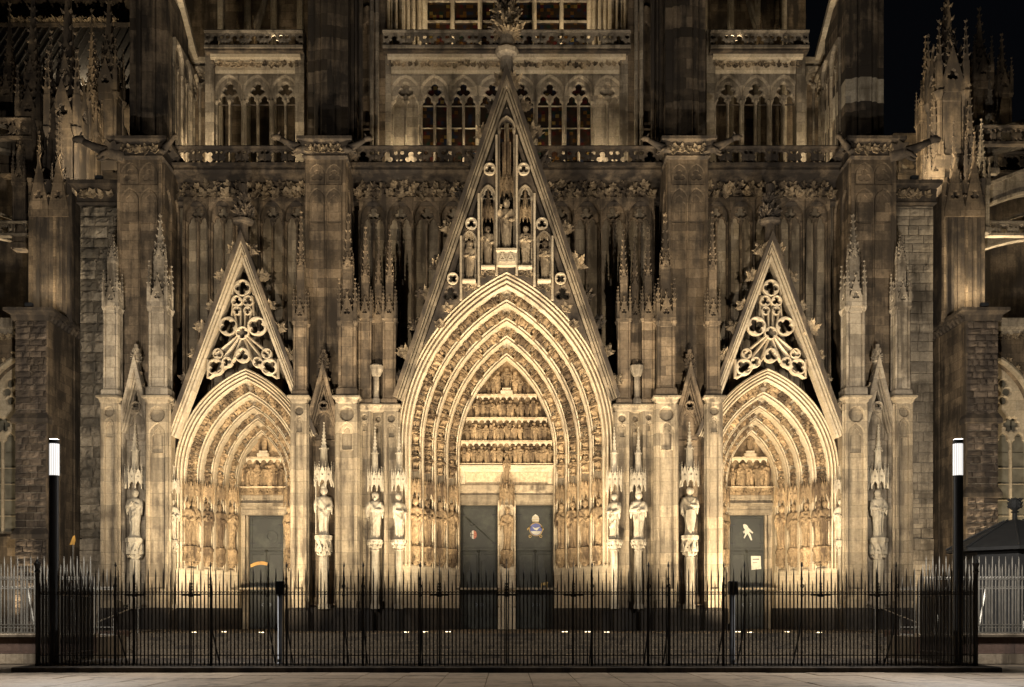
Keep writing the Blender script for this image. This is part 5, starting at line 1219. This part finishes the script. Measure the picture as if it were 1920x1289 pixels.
def wing(q, label, seed):
    rng = random.Random(seed); lf = q < 0
    A = thing('cathedral_aisle', label, 'cathedral')
    X = lambda p, Y: q * -PX(p, Y)
    def bx(p0, p1, Y): return sorted((X(p0, Y), X(p1, Y)))
    # chapel buttress of small dark stones
    Yf = 2.0; a, b = bx(28, 88, Yf); zt = PZ(602, Yf)
    B = part('chapel_buttress', MB().box(a + .05, b - .05, Yf + .1, 5.8, .84, zt).mesh('core', 'mortar'), A)
    stone_face(B, a, b, Yf, .9, zt, (.27, .36), (.3, .75), BRICKS, seed, .03, 1.)
    xi = max(a, b, key=lambda v: -abs(v))
    for i in range(0, 1):
        m = MB(); pl = MB().plate([(Yf, .9), (5.8, .9), (5.8, zt), (Yf, zt)], [], 0, .1)
        m.add([(xi - q * (.04 - yy), xx, z) for xx, yy, z in pl.v], pl.f); sub('flank', m.mesh('flank', 'brown_ashlar'), B)
    for v in (786, 1003 if lf else 925): sub('string_course', MB().rloft([(a - .12, b + .12, Yf - .2, Yf + .5, PZ(v + 8, Yf)), (a - .12, b + .12, Yf - .2, Yf + .5, PZ(v, Yf)), (a, b, Yf, Yf + .5, PZ(v - 12, Yf))]).mesh('string_course', 'sooty_stone'), B)
    sub('cornice', MB().rloft([(a - .1, b + .1, Yf - .1, 6, zt), (a - .15, b + .15, Yf - .15, 6, zt + .25), (a - .4, b + .4, Yf - .4, 6, zt + .4), (a - .4, b + .4, Yf - .4, 6, zt + .55)]).mesh('cornice', 'sooty_stone'), B)
    for i in range(9): sub('cornice_leaf', CROCK[i % 4], B, T(xi - q * .1, Yf + .2 + i * .4, zt + .15) @ Rz(pi if q > 0 else 0) @ Ry(-.4) @ Sc(.4))
    # chapel wall with its big window
    Yv = 5.0; a, b = bx(-160, 140, Yv)
    zc, zs, w = PZ(640, Yv), PZ(790, Yv), 1.7; cx = X(30, Yv); R = w * 2
    zapex = zs + math.sqrt(R * R - (R - w) ** 2)
    cw = part('chapel_wall', MB().plate([(a, .84), (b, .84), (b, PZ(600, Yv)), (a, PZ(600, Yv))], [arch_path(cx, PZ(1000, Yv), zs, w, R, 0, 10)], Yv, Yv + .6, .18).mesh('wall', 'brown_ashlar'), A)
    sub('wall_cornice', MB().rloft([(a, b, Yv - .1, Yv + .6, PZ(628, Yv)), (a, b, Yv - .35, Yv + .6, PZ(616, Yv)), (a, b, Yv - .35, Yv + .6, PZ(600, Yv))]).mesh('cornice', 'grey_stone'), cw)
    leaf_band(cw, a + 3 if lf else a + 1.5, b - 1.5 if lf else b - 3, Yv - .15, PZ(632, Yv), .4, .42, seed + 3, CROCKL)
    hl = [circle(cx, zs + 1.55, .27, 10)] + [circle(cx + .62 * math.cos(k * pi / 4), zs + 1.55 + .62 * math.sin(k * pi / 4), .205, 9) for k in range(8)]
    for k in (-1, 1):
        hl.append(foil(cx + k * .85, zs - .12, .40, 6, 0, 3, .6))
        for j in (-1, 1): hl.append(cusped(cx + k * .85 + j * .40, PZ(998, Yv), zs - 1.15, .33))
    tr = sub('window_tracery', MB().plate(arch_path(cx, PZ(1000, Yv) + .01, zs, w - .01, R - .01, 0, 10), hl, Yv + .25, Yv + .5, .06).mesh('tracery', 'sandstone'), cw)
    sub('hood_mould', MB().sweep([[(x, yy, z) for x, z in arch_path(cx, zs - 1, zs, w, R, nn, 10)] for nn, yy in ((.05, Yv), (.08, Yv - .2), (.2, Yv - .25), (.32, Yv - .2), (.36, Yv))]).mesh('hood', 'sandstone'), cw)
    for i in range(14):
        p = arch_path(cx, zs, zs, w, R, .4, 7)[i]; sub('hood_leaf', ROS[i % 3], cw, T(p[0], Yv - .15, p[1]) @ Sc(.34))
    for i in range(8):
        for j in range(4):
            zz0 = PZ(1000, Yv) + .1 + i * .82; x0 = cx - w + .05 + j * w / 2
            if zz0 < zs - .3: sub('pane', MB().box(x0 + .03, x0 + w / 2 - .03, Yv + .42, Yv + .44, zz0, zz0 + .79).mesh('pane', 'clear_glass'), cw)
            if zz0 < zs - 1.6: sub('glazing_bar', MB().box(x0, x0 + w / 2, Yv + .36, Yv + .41, zz0 - .03, zz0).mesh('bar', 'sandstone'), cw)
    sub('pane', MB().plate(circle(cx, zs + 1.1, 1.35, 20), [], Yv + .46, Yv + .48).mesh('pane', 'clear_glass'), cw)
    # buttress pier above the chapel, bundled shafts and a gabled head
    Yp = 3.6; a, b = bx(52, 132, Yp); z0, z1 = zt + .4, PZ(335, Yp)
    P = part('pier', MB().box(a + .15, b - .15, Yp + .2, 6.2, z0, z1).mesh('pier', 'sooty_stone'), A)
    for i in range(6):
        xx = a + .1 + (b - a - .2) * i / 5
        sub('pier_shaft', MB().lathe([(.17, z0), (.12, z0 + .5), (.12, z1 - .4), (.2, z1)], 6, (xx, Yp + .1 + (.15 if i in (2, 3) else 0), 0)).mesh('shaft', 'sooty_stone' if i % 3 else 'brown_ashlar'), P)
    for k in range(2):
        xx = a + (b - a) * (.27 + .46 * k)
        sub('pier_gablet', (lambda m: (gablet(m, 1.0, z1 - 1.9, 2.9, Yp - .1, .15, xx), m)[1])(MB()).mesh('gablet', 'brown_ashlar'), P)
    pin = lambda px, Y, ptop, pbase, w, mat: pinnacle(A, X(px, Y), Y, PZ(pbase, Y), w, (PZ(ptop, Y) - PZ(pbase, Y)) * .42, (PZ(ptop, Y) - PZ(pbase, Y)) * .2, (PZ(ptop, Y) - PZ(pbase, Y)) * .38, mat, mirrored=False)
    if lf:
        L = [(18, 9, 8, 330, .8, 'brown_ashlar'), (62, 7, -40, 430, 1.1, 'sooty_stone'), (40, 6.5, 170, 470, .6, 'sooty_stone'), (95, 6, 60, 520, .8, 'sooty_stone'), (128, 6.2, -60, 470, 1.5, 'sooty_stone'), (172, 8, 20, 420, .8, 'brown_ashlar'), (205, 9, -30, 330, 1.1, 'sooty_stone'), (150, 7, 150, 480, .6, 'sooty_stone'), (112, 5, 200, 480, .55, 'sooty_stone'), (82, 9, 110, 420, .7, 'brown_ashlar')]
    else:
        L = [(165, 9, 70, 345, .7, 'brown_ashlar'), (125, 7, -30, 330, 1.4, 'sooty_stone'), (100, 8, 105, 470, .8, 'sooty_stone'), (64, 10, 18, 260, .95, 'brown_ashlar'), (22, 11, 66, 260, .75, 'brown_ashlar'), (45, 9.5, 125, 330, .6, 'grey_stone'), (82, 6, 160, 450, .7, 'sooty_stone'), (150, 6.5, 150, 470, .7, 'sooty_stone'), (60, 5.4, 225, 440, .55, 'grey_stone'), (73, 4.4, 250, 440, .5, 'brown_ashlar'), (112, 5.5, 230, 480, .5, 'sooty_stone'), (36, 12, 150, 300, .6, 'sooty_stone')]
    for px_, Y, pt_, pb, w_, mt in L: pin(px_, Y, pt_, pb, w_, mt)
    # flying buttresses behind and the clerestory wall
    for (p0, p1, v0, v1, Y) in ((150, -60, 330, 278, 7.5), (150, -60, 505, 440, 7.3)) if lf else ((150, -70, 330, 270, 7.6), (150, -70, 505, 445, 7.2), (110, -60, 420, 360, 9.5)):
        flyer(A, X(p0, Y), PZ(v0, Y), X(p1, Y), PZ(v1, Y), Y, .35, 'grey_stone', seed)
    a, b = bx(-200, 225, 14); zt2 = PZ(160 if lf else 250, 14)
    hi = part('clerestory_wall', MB().box(a, b, 14, 14.6, 10, zt2).mesh('clerestory', 'brown_ashlar'), A)
    for i in range(5):
        xx = X(215 - i * 62, 14); sub('clerestory_arch', MB().plate(lancet(xx, 12, zt2 - 3.2, .85, 1.6, 6), [cusped(xx, 12.1, zt2 - 3.6, .62)], 13.7, 13.99, .06).mesh('arch', 'grey_stone'), hi)
    balustrade(A, a, b, 13.2, PZ(325, 13.2), PZ(285, 13.2), 1.2, 1, 'sooty_stone')
    part('aisle_roof', MB().loft([[(a, 5.5, PZ(600, 5.) - .1), (b, 5.5, PZ(600, 5.) - .1), (b, 5.5, PZ(600, 5.)), (a, 5.5, PZ(600, 5.))], [(a, 13.3, PZ(600, 5.) + 1.4), (b, 13.3, PZ(600, 5.) + 1.4), (b, 13.3, PZ(600, 5.) + 1.5), (a, 13.3, PZ(600, 5.) + 1.5)]]).mesh('aisle_roof', 'lead_roof'), A)
    part('gallery_wall', MB().box(a, b, 13.3, 13.9, 8, PZ(326, 13.2)).mesh('gallery_wall', 'sooty_stone'), A)
    Yq = 6.4; a2, b2 = bx(-200, 60 if lf else 70, Yq)
    balustrade(A, a2, b2, Yq, PZ(262 if lf else 272, Yq), PZ(222 if lf else 236, Yq), 1.1, 1, 'sooty_stone')
    balustrade(A, a2, b2, Yq - .2, PZ(446, Yq), PZ(418, Yq), .9, 1, 'grey_stone')
    if lf:
        # lead roof with standing seams and a cresting
        ya, yb = 16., 21.; zr0, zr1 = PZ(160, ya), PZ(52, yb)
        rf = part('roof', MB().loft([[(a, ya, zr0 - .2), (b, ya, zr0 - .2), (b, ya, zr0), (a, ya, zr0)], [(a, yb, zr1 - .2), (b, yb, zr1 - .2), (b, yb, zr1), (a, yb, zr1)]]).mesh('roof', 'lead_roof'), A)
        n = 26
        for i in range(n):
            x = a + (b - a) * i / n; sub('standing_seam', MB().loft([[(x, ya, zr0 + .01), (x + .07, ya, zr0 + .01), (x + .07, ya, zr0 + .09), (x, ya, zr0 + .09)], [(x, yb, zr1 + .01), (x + .07, yb, zr1 + .01), (x + .07, yb, zr1 + .09), (x, yb, zr1 + .09)]]).mesh('seam', 'lead_roof'), rf)
        sub('ridge', MB().box(a, b, yb - .15, yb + .15, zr1, zr1 + .25).mesh('ridge', 'sooty_stone'), rf)
        for i in range(16): sub('cresting_bud', CROCKL[i % 3], rf, T(X(215, yb) - q * (-i * .45), yb, zr1 + .25) @ Ry(-1.2) @ Sc(.6))
        part('tower_wall', MB().box(*bx(-200, 240, 22), 22.5, 23, 20, 60).mesh('tower_wall', 'sooty_stone'), A)
    return A
ROOFZ = PZ(160, 14)
wing(-1, 'dark aisle on the left with stone buttress, pinnacles and lead roof', 60)
wing(1, 'dark aisle on the right with rose window, flying buttresses and pinnacles', 70)

# ================================================================== iron fences
def bar_mesh(h, r, name='bar', mat='wrought_iron'):
    return MB().lathe([(r, 0), (r, h - .22), (r * .7, h - .12), (.003, h)], 5).mesh(name, mat)
def fence(label, p0, p1, z0, h, mat, tall, short, posts=True, step=.104, group='black iron fence runs'):
    # bars between p0 and p1 (plan points), alternating tall and short spikes, scalloped upper rail
    a = Vector((p0[0], p0[1], 0)); b = Vector((p1[0], p1[1], 0)); L = (b - a).length; d = (b - a) / L; ang = math.atan2(d.y, d.x)
    fe = thing('iron_fence', label, 'fence', M=T(a.x, a.y, z0) @ Rz(ang), group=group)
    n = int(L / step); r = .020
    mt, ms = bar_mesh(tall, r, mat=mat), bar_mesh(short, r, mat=mat)
    for i in range(n):
        part('bar', mt if i % 2 else ms, fe, T((i + .5) * L / n, 0, 0))
    for z, hh in ((.02, .035), (.27, .03)): part('rail', MB().box(0, L, -.028, .028, z, z + hh).mesh('rail', mat), fe)
    zr = tall - .70; m = MB(); st_ = L / n
    m.box(0, L, -.026, .026, zr - .04, zr - .012)
    for i in range(n): m.tube([((i + t) * st_, 0, zr + .055 * (2 * abs(t - .5)) ** 1.6) for t in (0, .15, .3, .5, .7, .85, 1)], .011, 4)
    part('scalloped_rail', m.mesh('scalloped_rail', mat), fe)
    return fe, L
FM = 'wrought_iron'
YF = -19.2; ZK = .15
fe, L = fence('long black wrought iron fence with spikes across the cathedral steps', (-13, YF), (13, YF), ZK, 2.7, FM, 2.70, 2.36)
postm = MB().lathe([(.032, 0), (.026, .1), (.026, 2.35), (.038, 2.4), (.02, 2.46), (.014, 2.72), (.034, 2.76), (.004, 2.88)], 6)
for px_ in (217, 395, 503, 537, 645, 681, 788, 1110, 1216, 1253, 1357, 1396, 1503, 1680):
    X = PX(px_, YF) + 13
    p = part('post', postm.mesh('post', FM), fe, T(X, -.01, 0))
    sub('ring', MB().plate(circle(0, 2.2, .055, 10), [circle(0, 2.2, .03, 10)], -.015, .015, 0, True).plate(circle(0, 1.95, .05, 10), [circle(0, 1.95, .028, 10)], -.015, .015, 0, True).mesh('ring', FM), p, T(0, -.05, 0))
    sub('brace', MB().tube([(0, .05, 1.5), (0, .25, .85), (0, .9, .02)], .022, 5).mesh('brace', FM), p)
for px_ in (253, 359, 824, 950, 1075, 1538, 1645):
    X = PX(px_, YF) + 13
    m = MB().box(-.27, .27, -.03, .03, 1.93, 1.965).box(-.07, .07, -.04, .04, 1.90, 1.99)
    for i in range(7): lump(m, (-.24 + .08 * i, 0, 1.93), (0, -.2, -1), .045); lump(m, (-.24 + .08 * i, 0, 1.965), (0, -.2, 1), .045)
    k = part('gate_lock', m.mesh('gate_lock', FM), fe, T(X, -.02, 0))
    g_ = MB().tube([(0, 0, .05), (0, 0, 2.5), (0, 0, 2.95)], [.022, .02, .003], 5)
    for z in (2.02, 2.1, 2.18, 2.26): g_.plate(circle(0, z, .04, 8), [circle(0, z, .022, 8)], -.035, -.01, 0, True)
    sub('gate_stile', g_.mesh('gate_stile', FM), k)
part('end_post', MB().lathe([(.07, 0), (.06, .1), (.06, 2.55), (.09, 2.6), (.05, 2.68), (.08, 2.75), (.1, 2.82), (.02, 2.95)], 8).mesh('end_post', FM), fe, T(0, 0, 0)); part('end_post', MB().lathe([(.07, 0), (.06, .1), (.06, 2.55), (.09, 2.6), (.05, 2.68), (.08, 2.75), (.1, 2.82), (.02, 2.95)], 8).mesh('end_post', FM), fe, T(26, 0, 0))
for q, lr in ((-1, 'left'), (1, 'right')):
    fence('short side run of black fence going back behind the %s lamp post' % lr, (q * 13, YF + .12), (q * 13, -15.3), ZK, 2.7, FM, 2.70, 2.36)
    xs_ = sorted((q * 13.1, q * 17.5)); fence('lamplit grey iron fence on the low terrace wall at the far %s' % lr, (xs_[0], -15.15), (xs_[1], -15.15), .95, 2.45, 'lit_grey_iron', 2.45, 2.2)
    hr = thing('handrail', 'thin metal stair handrail rising at the far %s end of the steps' % lr, 'handrail')
    part('rail', MB().tube([(q * 14.9, -11.6, 1.0), (q * 14.9, -11.3, 1.1), (q * 14.9, -6.3, 1.85), (q * 14.9, -5.7, 1.85)], .025, 6).mesh('rail', 'lit_grey_iron'), hr)
    for yy, za, zb in ((-11.4, .05, 1.06), (-8.6, .45, 1.5), (-6.0, .78, 1.85)): part('baluster', MB().tube([(q * 14.9, yy, za), (q * 14.9, yy, zb)], .022, 6).mesh('baluster', 'lit_grey_iron'), hr)
    tf, _ = fence('second lamplit grey fence standing askew behind the %s terrace fence' % lr, (q * 18.0, -14.2), (q * 13.4, -12.6), .84, 2.3, 'lit_grey_iron', 2.3, 2.0, step=.13)
    for k in range(3): part('brace', MB().tube([(.9 + k * 1.3, 0, 1.6), (1.2 + k * 1.3, -.5 * q * -1, .05)], .035, 5).mesh('brace', 'lit_grey_iron'), tf)

def spot(parent, loc, target, energy, size, col, blend=1., soft=.12):
    l = bpy.data.lights.new('beam', 'SPOT'); l.energy = energy; l.spot_size = rad(size); l.spot_blend = blend; l.color = col; l.shadow_soft_size = soft
    o = bpy.data.objects.new('beam', l); COL.objects.link(o); o.parent = parent
    d = Vector(target) - Vector(loc); M = d.to_track_quat('-Z', 'Y').to_matrix().to_4x4(); M.translation = Vector(loc) - parent.matrix_basis.translation
    o.matrix_basis = M; return o
# ================================================================== lamps and small things
def lamp_post(x, label):
    Yl = -18.3; t = thing('lamp_post', label, 'lamp post', (x, Yl, ZK), 'tall cylindrical lamp posts at the fence ends')
    m = MB(); m.lathe([(.2, 0), (.2, .03), (.145, .035), (.145, 5.38)], 20); m.sm = True
    part('pole', m.mesh('pole', 'post_paint', False), t)
    part('diffuser', MB().lathe([(.138, 5.385), (.138, 6.28)], 20).mesh('diffuser', 'lamp_diffuser', False), t)
    part('diffuser_rib', (lambda m: [m.box(.139 * math.cos(k * pi / 7) - .004, .139 * math.cos(k * pi / 7) + .004, .139 * math.sin(k * pi / 7) - .004, .139 * math.sin(k * pi / 7) + .004, 5.385, 6.28) for k in range(14)][-1])(MB()).mesh('diffuser_rib', 'lit_grey_iron'), t)
    part('lamp_cap', MB().lathe([(.148, 6.285), (.148, 6.40), (.13, 6.41)], 20).mesh('cap', 'post_paint', False), t)
    part('door_plate', MB().box(-.05, .05, -.150, -.135, .6, 1.0).mesh('door_plate', 'post_paint'), t)
    l = bpy.data.lights.new('lamp_glow', 'POINT'); l.energy = 4600; l.color = (1, .93, .84); l.shadow_soft_size = .1
    lo = part('lamp_glow', l, t, T(0, 0, 6.7))
    spot(t, (x, Yl + .3, ZK + 6.1), (x * 1.42, 3, 12), 6500, 62, (1, .9, .74), 1., .15)
    return t
lamp_post(PX(102, -18.3), 'tall black lamp post with glowing white head at the left fence end')
lamp_post(PX(1796, -18.3), 'tall black lamp post with glowing white head at the right fence end')
for px_, lr in ((525, 'left'), (1373, 'right')):
    Yb = -18.4
    t = thing('spotlight_post', 'short steel post with square black head behind the fence, %s one' % lr, 'post', (PX(px_, Yb), Yb, ZK), 'short steel posts behind the fence')
    part('pole', MB().lathe([(.16, 0), (.16, .02), (.075, .025), (.075, 2.0)], 16).mesh('pole', 'brushed_steel', True), t)
    part('head', MB().rloft([(-.11, .11, -.11, .11, 1.98), (-.11, .11, -.11, .11, 2.34), (-.10, .10, -.10, .10, 2.36)]).mesh('head', 'post_paint'), t)
    part('head_lens', MB().box(-.085, .085, .112, .118, 2.03, 2.31).mesh('head_lens', 'clear_glass'), t)
    for tx_, tz_, e_ in ((-15, 14, 6200), (-4.5, 15.5, 6000), (5, 14, 3600)):
        sg = 1 if px_ < 950 else -1
        spot(t, (t.location.x, Yb + .2, ZK + 2.2), (tx_ * sg, 3, tz_), e_ * 1.05, 66, (1., .86, .66), 1., .06)
    part('cable_box', MB().box(-.14, -.076, -.05, .05, .95, 1.15).mesh('cable_box', 'post_paint'), t)

WARM = (1., .83, .57)
LENS = MB().lathe([(.12, .014), (.12, .02)], 16).mesh('lens', 'flood_lens'); RIM = MB().plate(circle(0, 0, .17, 20), [circle(0, 0, .12, 20)], 0, .02).xf(Matrix.Rotation(-pi / 2, 4, 'X')).mesh('rim', 'brushed_steel')
def ground_flood(px_, py_, target, energy, label, size=100):
    Y = F * (CH - LAND) / (py_ - 1150) - CD; Y = max(min(Y - 2.4, -3.2), -5.2)
    x = PX(px_, Y)
    t = thing('ground_floodlight', label, 'floodlight', (x, Y, LAND + .002), 'floodlights set into the landing')
    part('lens', LENS, t); part('rim', RIM, t)
    spot(t, (x, Y, LAND + .05), target, energy, size, WARM)
names = ['outer', 'middle', 'inner']
for i, (px_, py_, tx, e) in enumerate(((365, 1184.7, -14., 1.), (421, 1184, -12.4, 1.), (491, 1185, -11.0, 1.))):
    ground_flood(px_, py_, (tx, 4.2, 10.5), 6000 * e, '%s of three glowing ground lights before the left portal' % names[i])
for i, (px_, py_, tx) in enumerate(((761, 1184.5, -4.6), (796, 1184, -2.6), (840, 1183, -1.2))):
    ground_flood(px_, py_, (tx, 2.6, 14), 5000, '%s of three glowing ground lights left of the central doors' % names[i])
for i, (px_, py_, tx) in enumerate(((1138, 1184.5, 4.6), (1102, 1184, 2.6), (1059, 1183, 1.2))):
    ground_flood(px_, py_, (tx, 2.6, 14), 5000, '%s of three glowing ground lights right of the central doors' % names[i])
names = ['outermost', 'second from outside', 'third from outside', 'innermost']
for i, (px_, py_, tx) in enumerate(((1535, 1185, 14.), (1477, 1184, 12.4), (1407, 1184.8, 11.5), (1384, 1183, 11.))):
    ground_flood(px_, py_, (tx, 4.2, 10.5), 4700, '%s of four glowing ground lights before the right portal' % names[i])
# small floodlights standing on the galleries and terraces
def gallery_flood(x, y, z, target, energy, label, col=WARM, size=130):
    t = thing('gallery_floodlight', label, 'floodlight', (x, y, z), 'small floodlights on the galleries and terraces')
    part('housing', MB().rloft([(-.16, .16, -.09, .09, .05), (-.18, .18, -.11, .11, .16), (-.18, .18, -.11, .11, .22)]).mesh('housing', 'post_paint'), t)
    part('bracket', MB().box(-.2, -.185, -.03, .03, 0, .2).box(.185, .2, -.03, .03, 0, .2).box(-.2, .2, -.03, .03, 0, .012).mesh('bracket', 'post_paint'), t)
    spot(t, (x, y, z + .26), target, energy, size, col)
for i, x in enumerate((-4.9, -1.7, 1.7, 4.9)):
    gallery_flood(x, 4.5, 23.61, (x, 6.2, 30), 2000, 'small floodlight behind the central gallery balustrade, %s from the left' % ('first', 'second', 'third', 'fourth')[i])
for q, lr in ((-1, 'left'), (1, 'right')):
    gallery_flood(q * 15.3, 4.6, 23.61, (q * 16.7, 6.0, 30), 1300 if q < 0 else 800, 'small floodlight behind the %s gallery balustrade by the outer pier' % lr)
    gallery_flood(q * 11.6, 3.7, 23.61, (q * 11.8, 6.2, 30), 620 if q < 0 else 330, 'small floodlight in the middle of the %s gallery' % lr)
    gallery_flood(q * 11.8, 5.55, PZ(105, 6), (q * 12.0, 9.5, 38), 240, 'small floodlight on the %s upper gallery' % lr)
    gallery_flood(q * 3.2, 6.4, PZ(105, 6), (q * 3.0, 8.0, 36), 800, 'small floodlight below the great window, %s one' % lr)
    gallery_flood(q * 22.9, 1.85, 16.25, (q * 23.8, 8, 25), 400 if q < 0 else 900, 'small floodlight on the chapel buttress at the far %s' % lr)
    gallery_flood(q * 20.0, 3.0, PZ(343, 3.2) + .02, (q * 24, 12, 31), 3200 if q < 0 else 4800, 'small floodlight on the rough flank wall at the far %s' % lr)
    gallery_flood(q * 25.6, 6.9, PZ(600, 6.0) + .1, (q * 26.5, 8.5, 24), 1100 if q < 0 else 2600, 'small floodlight under the flying buttress at the far %s' % lr)
    gallery_flood(q * 24.6, 1.0, .86, (q * 25, 5, 10), 1500 if q < 0 else 3000, 'small floodlight before the chapel window at the far %s' % lr)

gallery_flood(20.05, .6, .86, (20.0, 3.3, 11), 900, 'small floodlight at the foot of the smooth flank wall beside the right pier')
gallery_flood(-26.0, 14.3, ROOFZ + .02, (-25.5, 19.5, ROOFZ + 4), 2600, 'small floodlight at the foot of the lead roof')
# pavilion at the right edge
kx, kY = PX(1903, -8), -8.0
k = thing('pavilion', 'dark octagonal pavilion with pointed roof and ball finial at right edge', 'pavilion', (kx, kY, .44))
R8 = 2.25
part('body', MB().lathe([(R8 * .86, 0), (R8 * .86, 3.55)], 8, rot=pi / 8).mesh('body', 'dark_roof'), k)
rf = part('roof', MB().lathe([(R8 * 1.08, 3.5), (R8 * 1.08, 3.62), (R8 * .8, 3.95), (.35, 4.7), (.18, 4.75)], 8, rot=pi / 8).mesh('roof', 'dark_roof'), k)
for i in range(8):
    an = i * pi / 4 + pi / 8; sub('roof_rib', MB().tube([(R8 * 1.09 * math.cos(an), R8 * 1.09 * math.sin(an), 3.65), (R8 * .81 * math.cos(an), R8 * .81 * math.sin(an), 3.98), (.36 * math.cos(an), .36 * math.sin(an), 4.73)], .04, 5).mesh('rib', 'dark_roof'), rf)
m = MB().lathe([(.1, 4.7), (.08, 5.0), (.16, 5.05), (.08, 5.1), (.2, 5.2), (.26, 5.35), (.2, 5.5), (.02, 5.6)], 10)
for i in range(10):
    for z in (5.22, 5.36, 5.5): lump(m, (.2 * math.cos(i * pi / 5), .2 * math.sin(i * pi / 5), z), (math.cos(i * pi / 5), math.sin(i * pi / 5), 0), .1)
part('finial', m.mesh('finial', 'dark_roof'), k)
# orange construction panel left of the flank wall
oy = -6.2
t = thing('orange_panel', 'small orange slanted panel on a pole beside the rough stone wall', 'panel', (PX(137, oy), oy, .84))
z_ = PZ(1022, oy) - .84
part('board', MB().plate([(-.13, z_), (.05, z_), (.1, z_ + .18), (.07, z_ + .38), (0, z_ + .35)], [], -.02, .02, 0, True).mesh('board', 'orange_paint'), t); part('pole', MB().lathe([(.025, 0), (.025, z_ + .05)], 6).mesh('pole', 'lit_grey_iron'), t)
